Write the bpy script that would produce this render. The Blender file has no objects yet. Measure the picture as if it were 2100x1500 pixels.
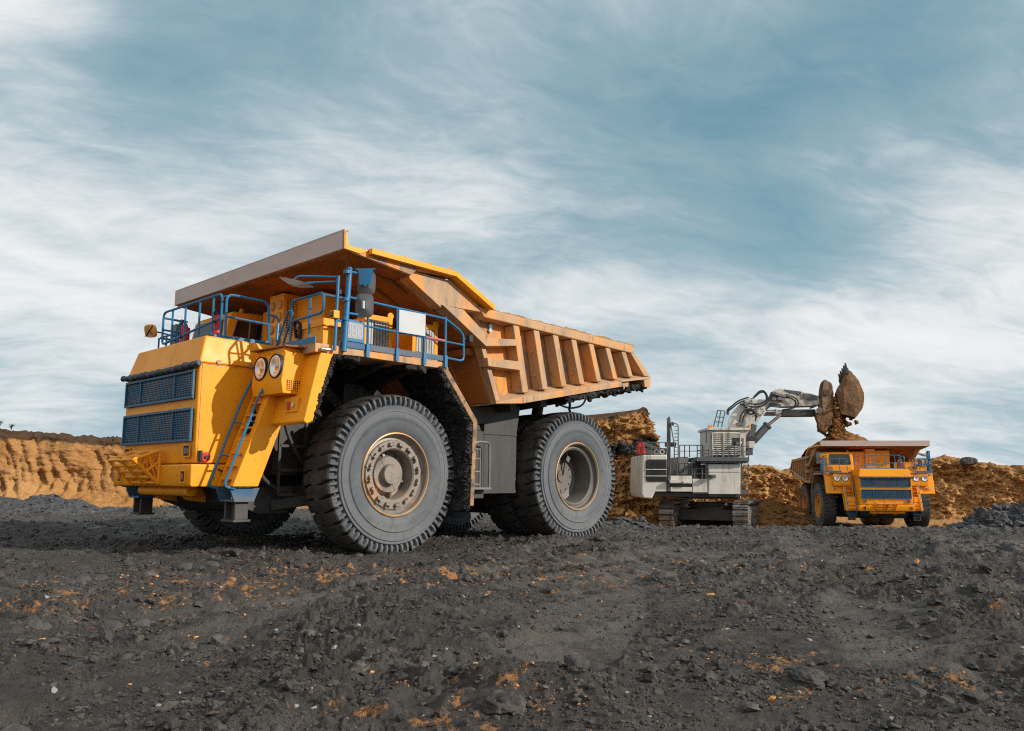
import bpy, bmesh, math, random
import numpy as np
from mathutils import Matrix, Vector
random.seed(7)
PI = math.pi
R_ = math.radians
SC = bpy.context.scene
COL = SC.collection

# ---------------------------------------------------------------- camera, sky, sun
CAM_H = 1.425
cam = bpy.data.cameras.new('camera')
cam_o = bpy.data.objects.new('camera', cam)
COL.objects.link(cam_o)
cam.sensor_width = 36.0
cam.lens = 28.55
cam.clip_start = 0.1
cam.clip_end = 3000
cam.dof.use_dof = True
cam.dof.focus_distance = 17.0
cam.dof.aperture_fstop = 8.0
cam_o.matrix_world = Matrix.Translation((0, 0, CAM_H)) @ Matrix.Rotation(R_(98.056), 4, 'X') @ Matrix.Rotation(R_(0.22), 4, 'Z')
SC.camera = cam_o

SUN_DIR = Vector((0.932, -0.362, math.tan(R_(25.0)))).normalized()
sun = bpy.data.lights.new('sun', 'SUN')
sun.energy = 4.1
sun.angle = R_(0.6)
sun.color = (1.0, 0.925, 0.835)
sun_o = bpy.data.objects.new('sun', sun)
COL.objects.link(sun_o)
sun_o.rotation_euler = SUN_DIR.to_track_quat('Z', 'Y').to_euler()
sun_o.location = (30, -10, 30)

SC.view_settings.view_transform = 'Standard'
SC.view_settings.look = 'None'
SC.view_settings.exposure = 0.16
SC.view_settings.gamma = 1.0
SC.cycles.use_denoising = False
SC.cycles.filter_width = 1.15


class NT:
    """small node-tree helper"""
    def __init__(s, tree):
        s.t = tree
        s.n = tree.nodes
        s.l = tree.links

    def new(s, typ, **kw):
        nd = s.n.new(typ)
        for k, v in kw.items():
            setattr(nd, k, v)
        return nd

    def put(s, sock, v):
        if isinstance(v, bpy.types.NodeSocket):
            s.l.new(v, sock)
        elif isinstance(v, (tuple, list)) and len(v) == 3 and sock.type == 'RGBA':
            sock.default_value = (*v, 1.0)
        else:
            sock.default_value = v

    def math(s, op, a, b=0.0, clamp=False):
        nd = s.new('ShaderNodeMath', operation=op, use_clamp=clamp)
        s.put(nd.inputs[0], a)
        s.put(nd.inputs[1], b)
        return nd.outputs[0]

    def vmath(s, op, a, b=(0, 0, 0)):
        nd = s.new('ShaderNodeVectorMath', operation=op)
        s.put(nd.inputs[0], a)
        if op == 'SCALE':
            s.put(nd.inputs[3], b)
        else:
            s.put(nd.inputs[1], b)
        return nd.outputs['Value'] if op == 'DOT_PRODUCT' else nd.outputs[0]

    def ramp(s, v, lo, hi, smooth=True):
        nd = s.new('ShaderNodeMapRange', interpolation_type='SMOOTHSTEP' if smooth else 'LINEAR')
        s.put(nd.inputs['Value'], v)
        nd.inputs['From Min'].default_value = lo
        nd.inputs['From Max'].default_value = hi
        return nd.outputs[0]

    def mix(s, f, a, b):
        nd = s.new('ShaderNodeMix', data_type='RGBA')
        s.put(nd.inputs[0], f)
        s.put(nd.inputs[6], a)
        s.put(nd.inputs[7], b)
        return nd.outputs[2]

    def noise(s, vec, scale=5.0, detail=4.0, rough=0.55, dist=0.0):
        nd = s.new('ShaderNodeTexNoise')
        s.put(nd.inputs['Vector'], vec)
        nd.inputs['Scale'].default_value = scale
        nd.inputs['Detail'].default_value = detail
        nd.inputs['Roughness'].default_value = rough
        nd.inputs['Distortion'].default_value = dist
        return nd.outputs['Fac']

    def vor(s, vec, scale=5.0, feature='F1'):
        nd = s.new('ShaderNodeTexVoronoi', feature=feature)
        s.put(nd.inputs['Vector'], vec)
        nd.inputs['Scale'].default_value = scale
        return nd.outputs['Distance']

    def mapping(s, vec, scale=(1, 1, 1), rot=(0, 0, 0), loc=(0, 0, 0)):
        nd = s.new('ShaderNodeMapping')
        s.put(nd.inputs['Vector'], vec)
        nd.inputs['Scale'].default_value = scale
        nd.inputs['Rotation'].default_value = rot
        nd.inputs['Location'].default_value = loc
        return nd.outputs[0]


def build_world():
    w = bpy.data.worlds.new('World')
    SC.world = w
    w.use_nodes = True
    w.node_tree.nodes.clear()
    k = NT(w.node_tree)
    sky = k.new('ShaderNodeTexSky', sky_type='NISHITA')
    sky.sun_disc = False
    sky.sun_elevation = R_(25.0)
    sky.sun_rotation = R_(111.2)
    sky.air_density = 1.0
    sky.dust_density = 1.2
    sky.ozone_density = 2.5
    d = k.new('ShaderNodeTexCoord').outputs['Generated']
    sp = k.new('ShaderNodeSeparateXYZ')
    k.put(sp.inputs[0], d)
    x, y, z = sp.outputs
    # flat cloud sheet seen from below: stretch the direction towards the horizon
    zz = k.math('ADD', k.math('MAXIMUM', z, 0.0), 0.26)
    cb = k.new('ShaderNodeCombineXYZ')
    k.put(cb.inputs[0], k.math('DIVIDE', x, zz))
    k.put(cb.inputs[1], k.math('DIVIDE', y, zz))
    p = cb.outputs[0]
    warp = k.new('ShaderNodeTexNoise')
    k.put(warp.inputs['Vector'], p)
    warp.inputs['Scale'].default_value = 0.8
    warp.inputs['Detail'].default_value = 4
    pw = k.vmath('ADD', p, k.vmath('SCALE', k.vmath('SUBTRACT', warp.outputs['Color'], (0.5, 0.5, 0.5)), 0.55))
    pr = k.mapping(pw, (1, 1, 1), (0, 0, R_(-18)))
    streak = k.noise(k.mapping(pr, (0.8, 1.6, 1)), 1.15, 11, 0.58, 0.35)
    fine = k.noise(k.mapping(pr, (0.8, 1.7, 1), (0, 0, R_(14))), 6.5, 9, 0.66, 0.5)
    puff = k.noise(k.mapping(pr, (1, 1.2, 1), (0, 0, 0), (7, 3, 0)), 1.7, 11, 0.60, 0.4)
    cov = k.math('ADD', k.math('MULTIPLY', streak, 1.0), k.math('MULTIPLY', fine, 0.52))
    cov = k.math('ADD', cov, k.math('MULTIPLY', puff, 0.85))
    cov = k.math('SUBTRACT', cov, 1.17)
    # large weather and added fill clouds: where the sheet is thick or thin (direction, width in degrees, amount)
    feats = [((0.1, -0.9, 0.45), 58, 0.75), ((-0.9, -0.3, 0.35), 34, 0.45), ((0.2, -0.25, 0.95), 30, 0.5), ((-0.50, 0.805, 0.315), 14, 0.40), ((-0.33, 0.89, 0.305), 12, 0.16), ((-0.43, 0.775, 0.455), 10, -0.34), ((-0.22, 0.85, 0.45), 14, -0.18),  # first three: unseen bright cloud, added behind and overhead to raise the fill
             ((0.20, 0.911, 0.345), 10, -0.22), ((0.33, 0.860, 0.409), 11, -0.20), ((0.10, 0.89, 0.42), 7, -0.08), ((0.38, 0.84, 0.36), 3, 0.12), ((0.32, 0.87, 0.38), 2.5, 0.10), ((0.30, 0.84, 0.46), 5, 0.10), ((0.42, 0.85, 0.33), 9, -0.08), ((-0.13, 0.908, 0.395), 8, 0.16),
             ((0.0, 0.955, 0.285), 9, 0.14), ((0.17, 0.95, 0.235), 9, 0.20), ((0.50, 0.84, 0.235), 12, 0.26), ((0.37, 0.881, 0.275), 7, -0.20),
             ((0.0, 0.84, 0.54), 18, 0.12), ((0.40, 0.90, 0.13), 14, 0.22), ((-0.495, 0.863, 0.05), 12, 0.10), ((-0.45, 0.87, 0.15), 6, -0.08),
             ((-0.49, 0.73, 0.480), 5, 0.42), ((0.58, 0.74, 0.44), 7, 0.18), ((0.05, 0.98, 0.13), 12, 0.10), ((-0.05, 0.96, 0.20), 7, -0.02)]
    nd_ = k.vmath('NORMALIZE', d)
    for (v, wd, am) in feats:
        v = Vector(v).normalized()
        dt = k.vmath('DOT_PRODUCT', nd_, tuple(v))
        m = k.ramp(dt, math.cos(R_(wd * 1.6)), 1.0, False)
        cov = k.math('ADD', cov, k.math('MULTIPLY', k.math('MULTIPLY', m, m), am * 0.95))
    thick = k.ramp(cov, -0.60, 0.34)
    bright = k.ramp(cov, -0.10, 0.60)
    base = k.mix(0.62, k.vmath('MULTIPLY', sky.outputs[0], (0.62, 1.02, 0.80)), (1.55, 3.3, 4.2))
    # thin air near the horizon is milky
    hz = k.ramp(z, 0.34, -0.02)
    base = k.mix(k.math('MULTIPLY', hz, 0.75), base, (3.5, 5.7, 6.7))
    cloudc = k.mix(bright, (3.55, 4.6, 5.2), (8.2, 8.3, 8.3))
    thick = k.math('MULTIPLY', thick, 0.95)
    col = k.mix(thick, base, cloudc)
    bg = k.new('ShaderNodeBackground')
    k.put(bg.inputs[0], col)
    bg.inputs[1].default_value = 0.098
    out = k.new('ShaderNodeOutputWorld')
    k.l.new(bg.outputs[0], out.inputs[0])


build_world()


# ---------------------------------------------------------------- materials
def new_mat(name):
    m = bpy.data.materials.new(name)
    m.use_nodes = True
    m.node_tree.nodes.clear()
    k = NT(m.node_tree)
    b = k.new('ShaderNodeBsdfPrincipled')
    o = k.new('ShaderNodeOutputMaterial')
    k.l.new(b.outputs[0], o.inputs[0])
    return m, k, b


def surf(name, base, rough=0.6, metal=0.0, layers=(), bump=None, spec=0.4, coord='Object', bumps=()):
    """layers: (colour, kind, scale, lo, hi, amount); kind 'noise' or 'vor' or 'up' (dust lying on level faces)"""
    m, k, b = new_mat(name)
    co = k.new('ShaderNodeTexCoord').outputs[coord]
    c = base
    rg = rough
    for i, (lc, kind, scale, lo, hi, am) in enumerate(layers):
        sc = scale if isinstance(scale, tuple) else (scale,) * 3
        vec = k.mapping(co, sc, (0, 0, 0), (3.1 * i, 1.7 * i, 5.3 * i))
        if kind == 'noise':
            f = k.ramp(k.noise(vec, 1.0, 6, 0.62, 0.3), lo, hi)
        elif kind == 'vor':
            f = k.ramp(k.vor(vec, 1.0), hi, lo)
        elif kind == 'speck':
            f = k.math('MULTIPLY', k.ramp(k.vor(vec, 1.0), hi, lo), k.ramp(k.noise(co, 1.7, 5, 0.7), 0.50, 0.62))
        elif kind == 'up':
            g = k.new('ShaderNodeNewGeometry')
            s = k.new('ShaderNodeSeparateXYZ')
            k.put(s.inputs[0], g.outputs['Normal'])
            f = k.math('MULTIPLY', k.ramp(s.outputs[2], lo, hi), k.ramp(k.noise(vec, 1.0, 5, 0.6), 0.25, 0.6))
        f = k.math('MULTIPLY', f, am)
        c = k.mix(f, c, lc)
    k.put(b.inputs['Base Color'], c)
    b.inputs['Roughness'].default_value = rough
    if layers:
        rn = k.noise(k.mapping(co, (2, 2, 2)), 1.0, 5, 0.6)
        k.put(b.inputs['Roughness'], k.math('ADD', k.math('MULTIPLY', k.math('SUBTRACT', rn, 0.5), 0.35), rough, True))
    b.inputs['Metallic'].default_value = metal
    b.inputs['Specular IOR Level'].default_value = spec
    bl = list(bumps) + ([bump] if bump else [])
    prev = None
    for (sc, st, dist) in bl:
        sc = sc if isinstance(sc, tuple) else (sc,) * 3
        bn = k.new('ShaderNodeBump')
        bn.inputs['Strength'].default_value = st
        bn.inputs['Distance'].default_value = dist
        k.put(bn.inputs['Height'], k.noise(k.mapping(co, sc), 1.0, 6, 0.65))
        if prev:
            k.l.new(prev, bn.inputs['Normal'])
        prev = bn.outputs[0]
    if prev:
        k.l.new(prev, b.inputs['Normal'])
    return m


M = {}
DUST = (0.36, 0.235, 0.135)
MUD = (0.035, 0.032, 0.03)
YEL = (0.86, 0.325, 0.008)
M['yellow'] = surf('yellow_paint', YEL, 0.42, 0, [
    ((0.80, 0.285, 0.008), 'noise', 1.1, 0.42, 0.66, 0.55),
    (DUST, 'up', 1.6, 0.5, 0.95, 0.45),
    (DUST, 'noise', (3.2, 3.2, 1.1), 0.56, 0.78, 0.30)], bump=(9, 0.06, 0.01), spec=0.28)
M['yellow_spattered'] = surf('yellow_paint_mud_spatter', YEL, 0.42, 0, [
    ((0.77, 0.265, 0.008), 'noise', 1.0, 0.42, 0.66, 0.5),
    (DUST, 'up', 1.6, 0.5, 0.95, 0.4),
    ((0.30, 0.16, 0.06), 'noise', (3.0, 3.0, 1.2), 0.58, 0.8, 0.35),
    ((0.06, 0.045, 0.035), 'speck', 11.0, 0.10, 0.24, 0.95), ((0.36, 0.17, 0.05), 'noise', (5.0, 5.0, 0.7), 0.56, 0.74, 0.5), ((0.07, 0.05, 0.035), 'vor', 7.0, 0.03, 0.10, 0.9)], bump=(9, 0.06, 0.01), spec=0.28)
M['yellow_dusty'] = surf('yellow_paint_dusty', (0.74, 0.265, 0.022), 0.6, 0, [
    ((0.40, 0.265, 0.15), 'noise', (1.6, 1.6, 0.6), 0.30, 0.58, 0.85),
    ((0.25, 0.195, 0.145), 'noise', (2.6, 2.6, 0.7), 0.44, 0.66, 0.75),
    ((0.46, 0.31, 0.19), 'up', 1.5, 0.35, 0.9, 0.9),
    ((0.15, 0.10, 0.07), 'noise', (6, 6, 1.2), 0.56, 0.72, 0.7),
    ((0.10, 0.06, 0.035), 'vor', 9.0, 0.04, 0.13, 0.7)], bump=(11, 0.12, 0.015))
M['panel_dusty'] = surf('yellow_panel_coal_dust', (0.74, 0.26, 0.02), 0.65, 0, [
    ((0.34, 0.21, 0.11), 'noise', (1.4, 1.4, 0.5), 0.40, 0.62, 0.75),
    ((0.17, 0.14, 0.12), 'noise', (1.7, 1.7, 0.8), 0.43, 0.58, 0.9)], bump=(11, 0.15, 0.015))
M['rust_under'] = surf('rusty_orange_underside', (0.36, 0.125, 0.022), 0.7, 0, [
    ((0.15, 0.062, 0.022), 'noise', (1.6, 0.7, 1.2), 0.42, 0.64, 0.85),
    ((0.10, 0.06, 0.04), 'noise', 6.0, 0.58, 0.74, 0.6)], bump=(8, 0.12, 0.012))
M['lip'] = surf('dusty_pink_grey_steel', (0.50, 0.39, 0.345), 0.55, 0, [
    ((0.40, 0.31, 0.275), 'noise', (2, 1.0, 3), 0.42, 0.68, 0.5),
    ((0.50, 0.40, 0.34), 'noise', (1.0, 7, 0.4), 0.55, 0.8, 0.4)], bump=(12, 0.05, 0.01))
M['blue'] = surf('blue_paint', (0.009, 0.145, 0.31), 0.42, 0, [
    ((0.05, 0.10, 0.16), 'noise', 3.0, 0.46, 0.7, 0.6), ((0.22, 0.18, 0.13), 'up', 2.0, 0.5, 0.95, 0.45)])
M['blue_dirty'] = surf('blue_paint_grey_dust', (0.012, 0.085, 0.18), 0.55, 0, [
    ((0.11, 0.11, 0.11), 'noise', (2.0, 2.0, 5), 0.40, 0.62, 0.75)])
M['grille'] = surf('grille_blue_black', (0.012, 0.075, 0.15), 0.5, 0, [((0.09, 0.09, 0.10), 'noise', 2.2, 0.42, 0.62, 0.7)])
M['grille_frame'] = surf('grille_frame_blue', (0.009, 0.088, 0.175), 0.45, 0, [((0.06, 0.075, 0.09), 'noise', 3.0, 0.46, 0.7, 0.6)])
M['radiator'] = surf('radiator_core_brown', (0.045, 0.030, 0.027), 0.7, 0, [((0.14, 0.08, 0.06), 'noise', (2.5, 2.5, 1.0), 0.48, 0.66, 0.6)])
M['tarp'] = surf('rolled_tarp', (0.035, 0.045, 0.06), 0.55, 0, [((0.12, 0.12, 0.12), 'noise', 5.0, 0.5, 0.7, 0.5)], bump=(7, 0.6, 0.03))
M['dark'] = surf('dark_chassis_steel', (0.035, 0.034, 0.034), 0.65, 0, [
    ((0.075, 0.068, 0.06), 'noise', 1.5, 0.45, 0.7, 0.8)], bump=(10, 0.2, 0.02))
M['guard_edge'] = surf('dusty_brown_guard', (0.36, 0.20, 0.09), 0.7, 0, [((0.16, 0.11, 0.07), 'noise', 3.0, 0.40, 0.62, 0.85), ((0.05, 0.045, 0.04), 'noise', 7.0, 0.48, 0.66, 0.85)], bump=(14, 0.2, 0.02))
M['tank'] = surf('grey_dusty_tank', (0.052, 0.049, 0.046), 0.6, 0, [
    ((0.03, 0.028, 0.027), 'noise', (1.2, 1.2, 0.7), 0.45, 0.68, 0.8),
    ((0.09, 0.08, 0.07), 'noise', (4, 4, 1.3), 0.52, 0.72, 0.5)], bump=(12, 0.15, 0.015))
M['mud'] = surf('black_mud_crust', (0.030, 0.028, 0.027), 0.9, 0, [
    ((0.07, 0.065, 0.06), 'noise', 6.0, 0.45, 0.68, 0.8)], bumps=[(16, 1.0, 0.08), (45, 0.8, 0.03)])
M['grey'] = surf('grey_steel', (0.17, 0.17, 0.165), 0.5, 0.2, [((0.09, 0.085, 0.08), 'noise', 3.0, 0.45, 0.7, 0.7)])
M['fins'] = surf('resistor_fins', (0.33, 0.32, 0.305), 0.5, 0.3, [((0.13, 0.10, 0.08), 'noise', (4, 4, 1.2), 0.45, 0.7, 0.7)])
M['white'] = surf('white_board', (0.47, 0.475, 0.48), 0.5, 0, [((0.38, 0.38, 0.37), 'noise', 2.0, 0.45, 0.75, 0.5)])
M['lens'] = surf('headlamp_reflector', (0.78, 0.76, 0.74), 0.30, 0.55, [((0.42, 0.37, 0.34), 'noise', 8.0, 0.4, 0.7, 0.6)])
M['chrome'] = surf('dull_chrome', (0.55, 0.55, 0.55), 0.3, 0.9)
M['glass'] = surf('dark_cab_glass', (0.012, 0.015, 0.017), 0.08, 0, spec=0.6)
M['mirror_back'] = surf('black_plastic', (0.10, 0.10, 0.102), 0.45, 0, [((0.13, 0.125, 0.12), 'noise', 3.0, 0.4, 0.7, 0.6)])
M['grey_plastic'] = surf('grey_plastic', (0.52, 0.52, 0.52), 0.5)
M['mirror_glass'] = surf('mirror_glass', (0.7, 0.7, 0.7), 0.05, 1.0)
M['red'] = surf('red_paint', (0.50, 0.022, 0.022), 0.35, 0, [((0.30, 0.03, 0.03), 'noise', 5, 0.45, 0.7, 0.5)])
M['black'] = surf('black_rubber', (0.02, 0.02, 0.02), 0.6)
M['lamp_red'] = surf('red_lens', (0.45, 0.06, 0.03), 0.3)
M['lamp_amber'] = surf('amber_lens', (0.75, 0.25, 0.02), 0.3)
M['lcd'] = surf('display_panel_grey', (0.30, 0.31, 0.32), 0.35, 0, [((0.22, 0.225, 0.23), 'noise', 3, 0.4, 0.7, 0.5)])
M['segment'] = surf('display_segment', (0.45, 0.46, 0.46), 0.4)


def rubber_mat():
    m, k, b = new_mat('tyre_rubber')
    co = k.new('ShaderNodeTexCoord').outputs['Object']
    c = k.mix(k.ramp(k.noise(co, 1.4, 6, 0.6), 0.40, 0.66), (0.085, 0.094, 0.105), (0.120, 0.125, 0.131))
    c = k.mix(k.math('MULTIPLY', k.ramp(k.noise(co, 4.5, 7, 0.68), 0.50, 0.70), 0.65), c, (0.062, 0.064, 0.068))
    sp = k.new('ShaderNodeSeparateXYZ')
    k.put(sp.inputs[0], co)
    x, y, z = sp.outputs
    r = k.math('SQRT', k.math('ADD', k.math('MULTIPLY', x, x), k.math('MULTIPLY', z, z)))
    an = k.math('ARCTAN2', z, x)
    # dust band worn round the bulge, radial hair cracks of uneven spacing
    band = k.math('MULTIPLY', k.ramp(r, 1.06, 1.16), k.ramp(r, 1.30, 1.20))
    c = k.mix(k.math('MULTIPLY', band, 0.45), c, (0.150, 0.158, 0.168))
    jit = k.noise(co, 1.6, 2, 0.5)
    ph = k.math('FRACT', k.math('ADD', k.math('MULTIPLY', an, 6.5), k.math('MULTIPLY', jit, 3.0)))
    line = k.math('MULTIPLY', k.ramp(k.math('ABSOLUTE', k.math('SUBTRACT', ph, 0.5)), 0.035, 0.012), k.ramp(k.noise(co, 2.3, 3, 0.5), 0.46, 0.56))
    line = k.math('MULTIPLY', line, k.math('MULTIPLY', k.ramp(r, 0.9, 0.95), k.ramp(r, 1.27, 1.24)))
    c = k.mix(k.math('MULTIPLY', line, 0.7), c, (0.085, 0.060, 0.045))
    k.put(b.inputs['Base Color'], c)
    k.put(b.inputs['Roughness'], k.math('ADD', k.math('MULTIPLY', k.noise(co, 3, 4), 0.3), 0.55))
    b.inputs['Specular IOR Level'].default_value = 0.3
    bn = k.new('ShaderNodeBump')
    bn.inputs['Strength'].default_value = 0.35
    bn.inputs['Distance'].default_value = 0.02
    k.put(bn.inputs['Height'], k.math('SUBTRACT', k.noise(co, 12, 6, 0.65), line))
    k.l.new(bn.outputs[0], b.inputs['Normal'])
    return m


M['rubber'] = rubber_mat()
M['tread'] = surf('tyre_tread_mud', (0.052, 0.048, 0.044), 0.88, 0, [
    ((0.095, 0.086, 0.076), 'noise', 3.5, 0.42, 0.66, 0.75),
    ((0.032, 0.030, 0.029), 'noise', 11.0, 0.5, 0.7, 0.7)], bumps=[(22, 0.6, 0.03), (60, 0.5, 0.012)], spec=0.2)
M['rim'] = surf('dusty_rim', (0.235, 0.20, 0.168), 0.5, 0.1, [
    ((0.45, 0.20, 0.06), 'noise', 2.1, 0.56, 0.70, 0.8),
    ((0.115, 0.102, 0.09), 'noise', 4.0, 0.46, 0.7, 0.7)], bump=(20, 0.08, 0.008))
M['rim_dark'] = surf('dusty_rear_rim', (0.14, 0.128, 0.112), 0.6, 0.1, [
    ((0.075, 0.07, 0.065), 'noise', 2.5, 0.44, 0.7, 0.7)], bump=(20, 0.08, 0.008))
M['rim_gold'] = surf('worn_rim_edge', (0.46, 0.27, 0.12), 0.45, 0.3, [((0.2, 0.15, 0.11), 'noise', 3.0, 0.45, 0.68, 0.7)])
M['rim_orange'] = surf('orange_rim', (0.66, 0.25, 0.03), 0.5, 0, [((0.42, 0.19, 0.06), 'noise', 2.5, 0.45, 0.7, 0.7)])
M['ex_white'] = surf('excavator_grey_white', (0.54, 0.515, 0.46), 0.45, 0, [
    ((0.47, 0.44, 0.39), 'noise', (0.9, 0.9, 0.5), 0.42, 0.68, 0.7),
    ((0.17, 0.135, 0.10), 'noise', (2.6, 2.6, 0.4), 0.50, 0.70, 0.8)], bump=(6, 0.06, 0.01))
M['ex_arm'] = surf('excavator_arm_worn', (0.52, 0.49, 0.43), 0.5, 0, [
    ((0.19, 0.165, 0.135), 'noise', 0.9, 0.48, 0.68, 0.85),
    ((0.09, 0.075, 0.06), 'noise', 2.2, 0.56, 0.74, 0.7)], bump=(6, 0.08, 0.01))
M['ex_arm_dirty'] = surf('worn_plate_soil', (0.26, 0.215, 0.165), 0.6, 0, [((0.16, 0.09, 0.045), 'noise', 1.4, 0.42, 0.6, 0.9)], bump=(8, 0.3, 0.02))
M['ex_grey'] = surf('excavator_dark_grey', (0.075, 0.078, 0.082), 0.5, 0, [((0.15, 0.14, 0.125), 'noise', 1.5, 0.48, 0.7, 0.6)])
M['ex_black'] = surf('excavator_underside', (0.03, 0.029, 0.028), 0.6, 0, [((0.08, 0.065, 0.05), 'noise', 1.6, 0.46, 0.7, 0.7)])
M['track'] = surf('track_steel', (0.23, 0.20, 0.175), 0.5, 0.35, [
    ((0.05, 0.045, 0.04), 'noise', 2.0, 0.45, 0.68, 0.8), ((0.30, 0.17, 0.08), 'noise', 3.0, 0.58, 0.72, 0.5)])
M['steel_rod'] = surf('bright_rod', (0.6, 0.6, 0.6), 0.25, 0.9)
SOILC = (0.43, 0.215, 0.075)
M['bucket'] = surf('bucket_caked_in_soil', (0.20, 0.105, 0.045), 0.9, 0, [
    ((0.10, 0.057, 0.03), 'noise', 1.8, 0.45, 0.66, 0.85),
    ((0.14, 0.12, 0.10), 'noise', 1.1, 0.60, 0.72, 0.6)], bumps=[(4, 1.0, 0.25), (14, 0.8, 0.06)])
M['soil'] = surf('brown_orange_soil', (0.25, 0.125, 0.045), 0.95, 0, [
    ((0.15, 0.08, 0.035), 'noise', 1.7, 0.42, 0.66, 0.8), ((0.40, 0.21, 0.08), 'noise', 6.0, 0.55, 0.72, 0.6)],
    bumps=[(5, 0.9, 0.12), (18, 0.8, 0.04)], spec=0.1)
M['dirt_crust'] = surf('sandy_dirt_crust', (0.36, 0.215, 0.10), 0.95, 0, [
    ((0.2, 0.125, 0.065), 'noise', 4.0, 0.45, 0.68, 0.7)], bumps=[(20, 0.9, 0.05)], spec=0.1)
M['rock'] = surf('dark_rock', (0.066, 0.062, 0.058), 0.85, 0, [
    ((0.12, 0.115, 0.108), 'noise', 3.0, 0.46, 0.7, 0.7), ((0.04, 0.038, 0.036), 'noise', 7.0, 0.5, 0.7, 0.7)],
    bumps=[(9, 0.8, 0.05), (35, 0.5, 0.015)], spec=0.25)
M['clod'] = surf('coal_mud_clod', (0.078, 0.069, 0.060), 0.66, 0, [
    ((0.145, 0.128, 0.112), 'noise', 3.3, 0.52, 0.66, 0.8), ((0.028, 0.026, 0.025), 'noise', 7.0, 0.42, 0.62, 0.85)],
    bumps=[(25, 0.8, 0.03)], spec=0.25)
M['lump'] = surf('smooth_mud_lump', (0.070, 0.064, 0.058), 0.7, 0, [((0.05, 0.046, 0.043), 'noise', 6.0, 0.46, 0.7, 0.7)], bumps=[(30, 0.5, 0.015)], spec=0.3)
M['gravel'] = surf('blue_grey_gravel', (0.072, 0.074, 0.078), 0.75, 0, [
    ((0.17, 0.17, 0.17), 'noise', 3.0, 0.56, 0.72, 0.8), ((0.035, 0.035, 0.035), 'noise', 6.0, 0.46, 0.68, 0.7)],
    bumps=[(9, 0.9, 0.08)], spec=0.3)
M['crumb'] = surf('orange_clay_crumb', (0.56, 0.26, 0.085), 0.9, 0, [((0.34, 0.15, 0.05), 'noise', 6, 0.45, 0.7, 0.7)], spec=0.1)
M['pale'] = surf('pale_stone_chip', (0.26, 0.25, 0.24), 0.8, 0, [((0.22, 0.21, 0.2), 'noise', 9, 0.45, 0.7, 0.7)])
M['twig'] = surf('dry_twig', (0.06, 0.05, 0.035), 0.9)


def ground_mat():
    m, k, b = new_mat('coal_mud_ground')
    co = k.new('ShaderNodeTexCoord').outputs['Object']
    c = (0.082, 0.072, 0.062)
    c = k.mix(k.ramp(k.noise(co, 0.5, 5, 0.6), 0.38, 0.66), c, (0.050, 0.044, 0.038))
    c = k.mix(k.math('MULTIPLY', k.ramp(k.noise(co, 3.0, 6, 0.65), 0.48, 0.68), 0.6), c, (0.128, 0.115, 0.102))
    c = k.mix(k.math('MULTIPLY', k.ramp(k.noise(co, 16.0, 5, 0.7), 0.50, 0.66), 0.8), c, (0.026, 0.024, 0.023))
    lane = k.new('ShaderNodeAttribute', attribute_name='lane').outputs['Fac']
    c = k.mix(k.math('MULTIPLY', lane, k.ramp(k.noise(co, 2.2, 6, 0.65), 0.3, 0.6)), c, (0.125, 0.110, 0.095))
    # orange clay trodden into the coal, only where it was spilt
    at = k.new('ShaderNodeAttribute', attribute_name='clay')
    clay = at.outputs['Fac']
    spot = k.ramp(k.math('ADD', k.noise(co, 4.5, 7, 0.72), k.math('MULTIPLY', clay, 0.24)), 0.68, 0.74)
    c = k.mix(k.math('MULTIPLY', spot, 0.85), c, (0.50, 0.225, 0.07))
    c = k.mix(k.ramp(clay, 0.75, 1.0), c, k.mix(k.ramp(k.noise(co, 1.2, 6, 0.65), 0.4, 0.65), (0.50, 0.245, 0.075), (0.28, 0.14, 0.05)))
    fleck = k.math('MULTIPLY', k.ramp(k.vor(co, 9.0), 0.12, 0.05), k.ramp(k.noise(co, 2.0, 3), 0.5, 0.6))
    c = k.mix(k.math('MULTIPLY', fleck, 0.35), c, (0.22, 0.21, 0.20))
    k.put(b.inputs['Base Color'], c)
    k.put(b.inputs['Roughness'], k.math('SUBTRACT', k.math('ADD', k.math('MULTIPLY', k.noise(co, 6.0, 4), 0.3), 0.60), k.math('MULTIPLY', k.ramp(k.noise(co, 0.7, 4, 0.6), 0.5, 0.66), 0.28)))
    b.inputs['Specular IOR Level'].default_value = 0.4
    b1 = k.new('ShaderNodeBump')
    b1.inputs['Strength'].default_value = 0.9
    b1.inputs['Distance'].default_value = 0.10
    k.put(b1.inputs['Height'], k.noise(co, 14.0, 8, 0.7))
    b2 = k.new('ShaderNodeBump')
    b2.inputs['Strength'].default_value = 0.7
    b2.inputs['Distance'].default_value = 0.03
    k.put(b2.inputs['Height'], k.noise(co, 60.0, 6, 0.7))
    k.l.new(b1.outputs[0], b2.inputs['Normal'])
    k.l.new(b2.outputs[0], b.inputs['Normal'])
    return m


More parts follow.
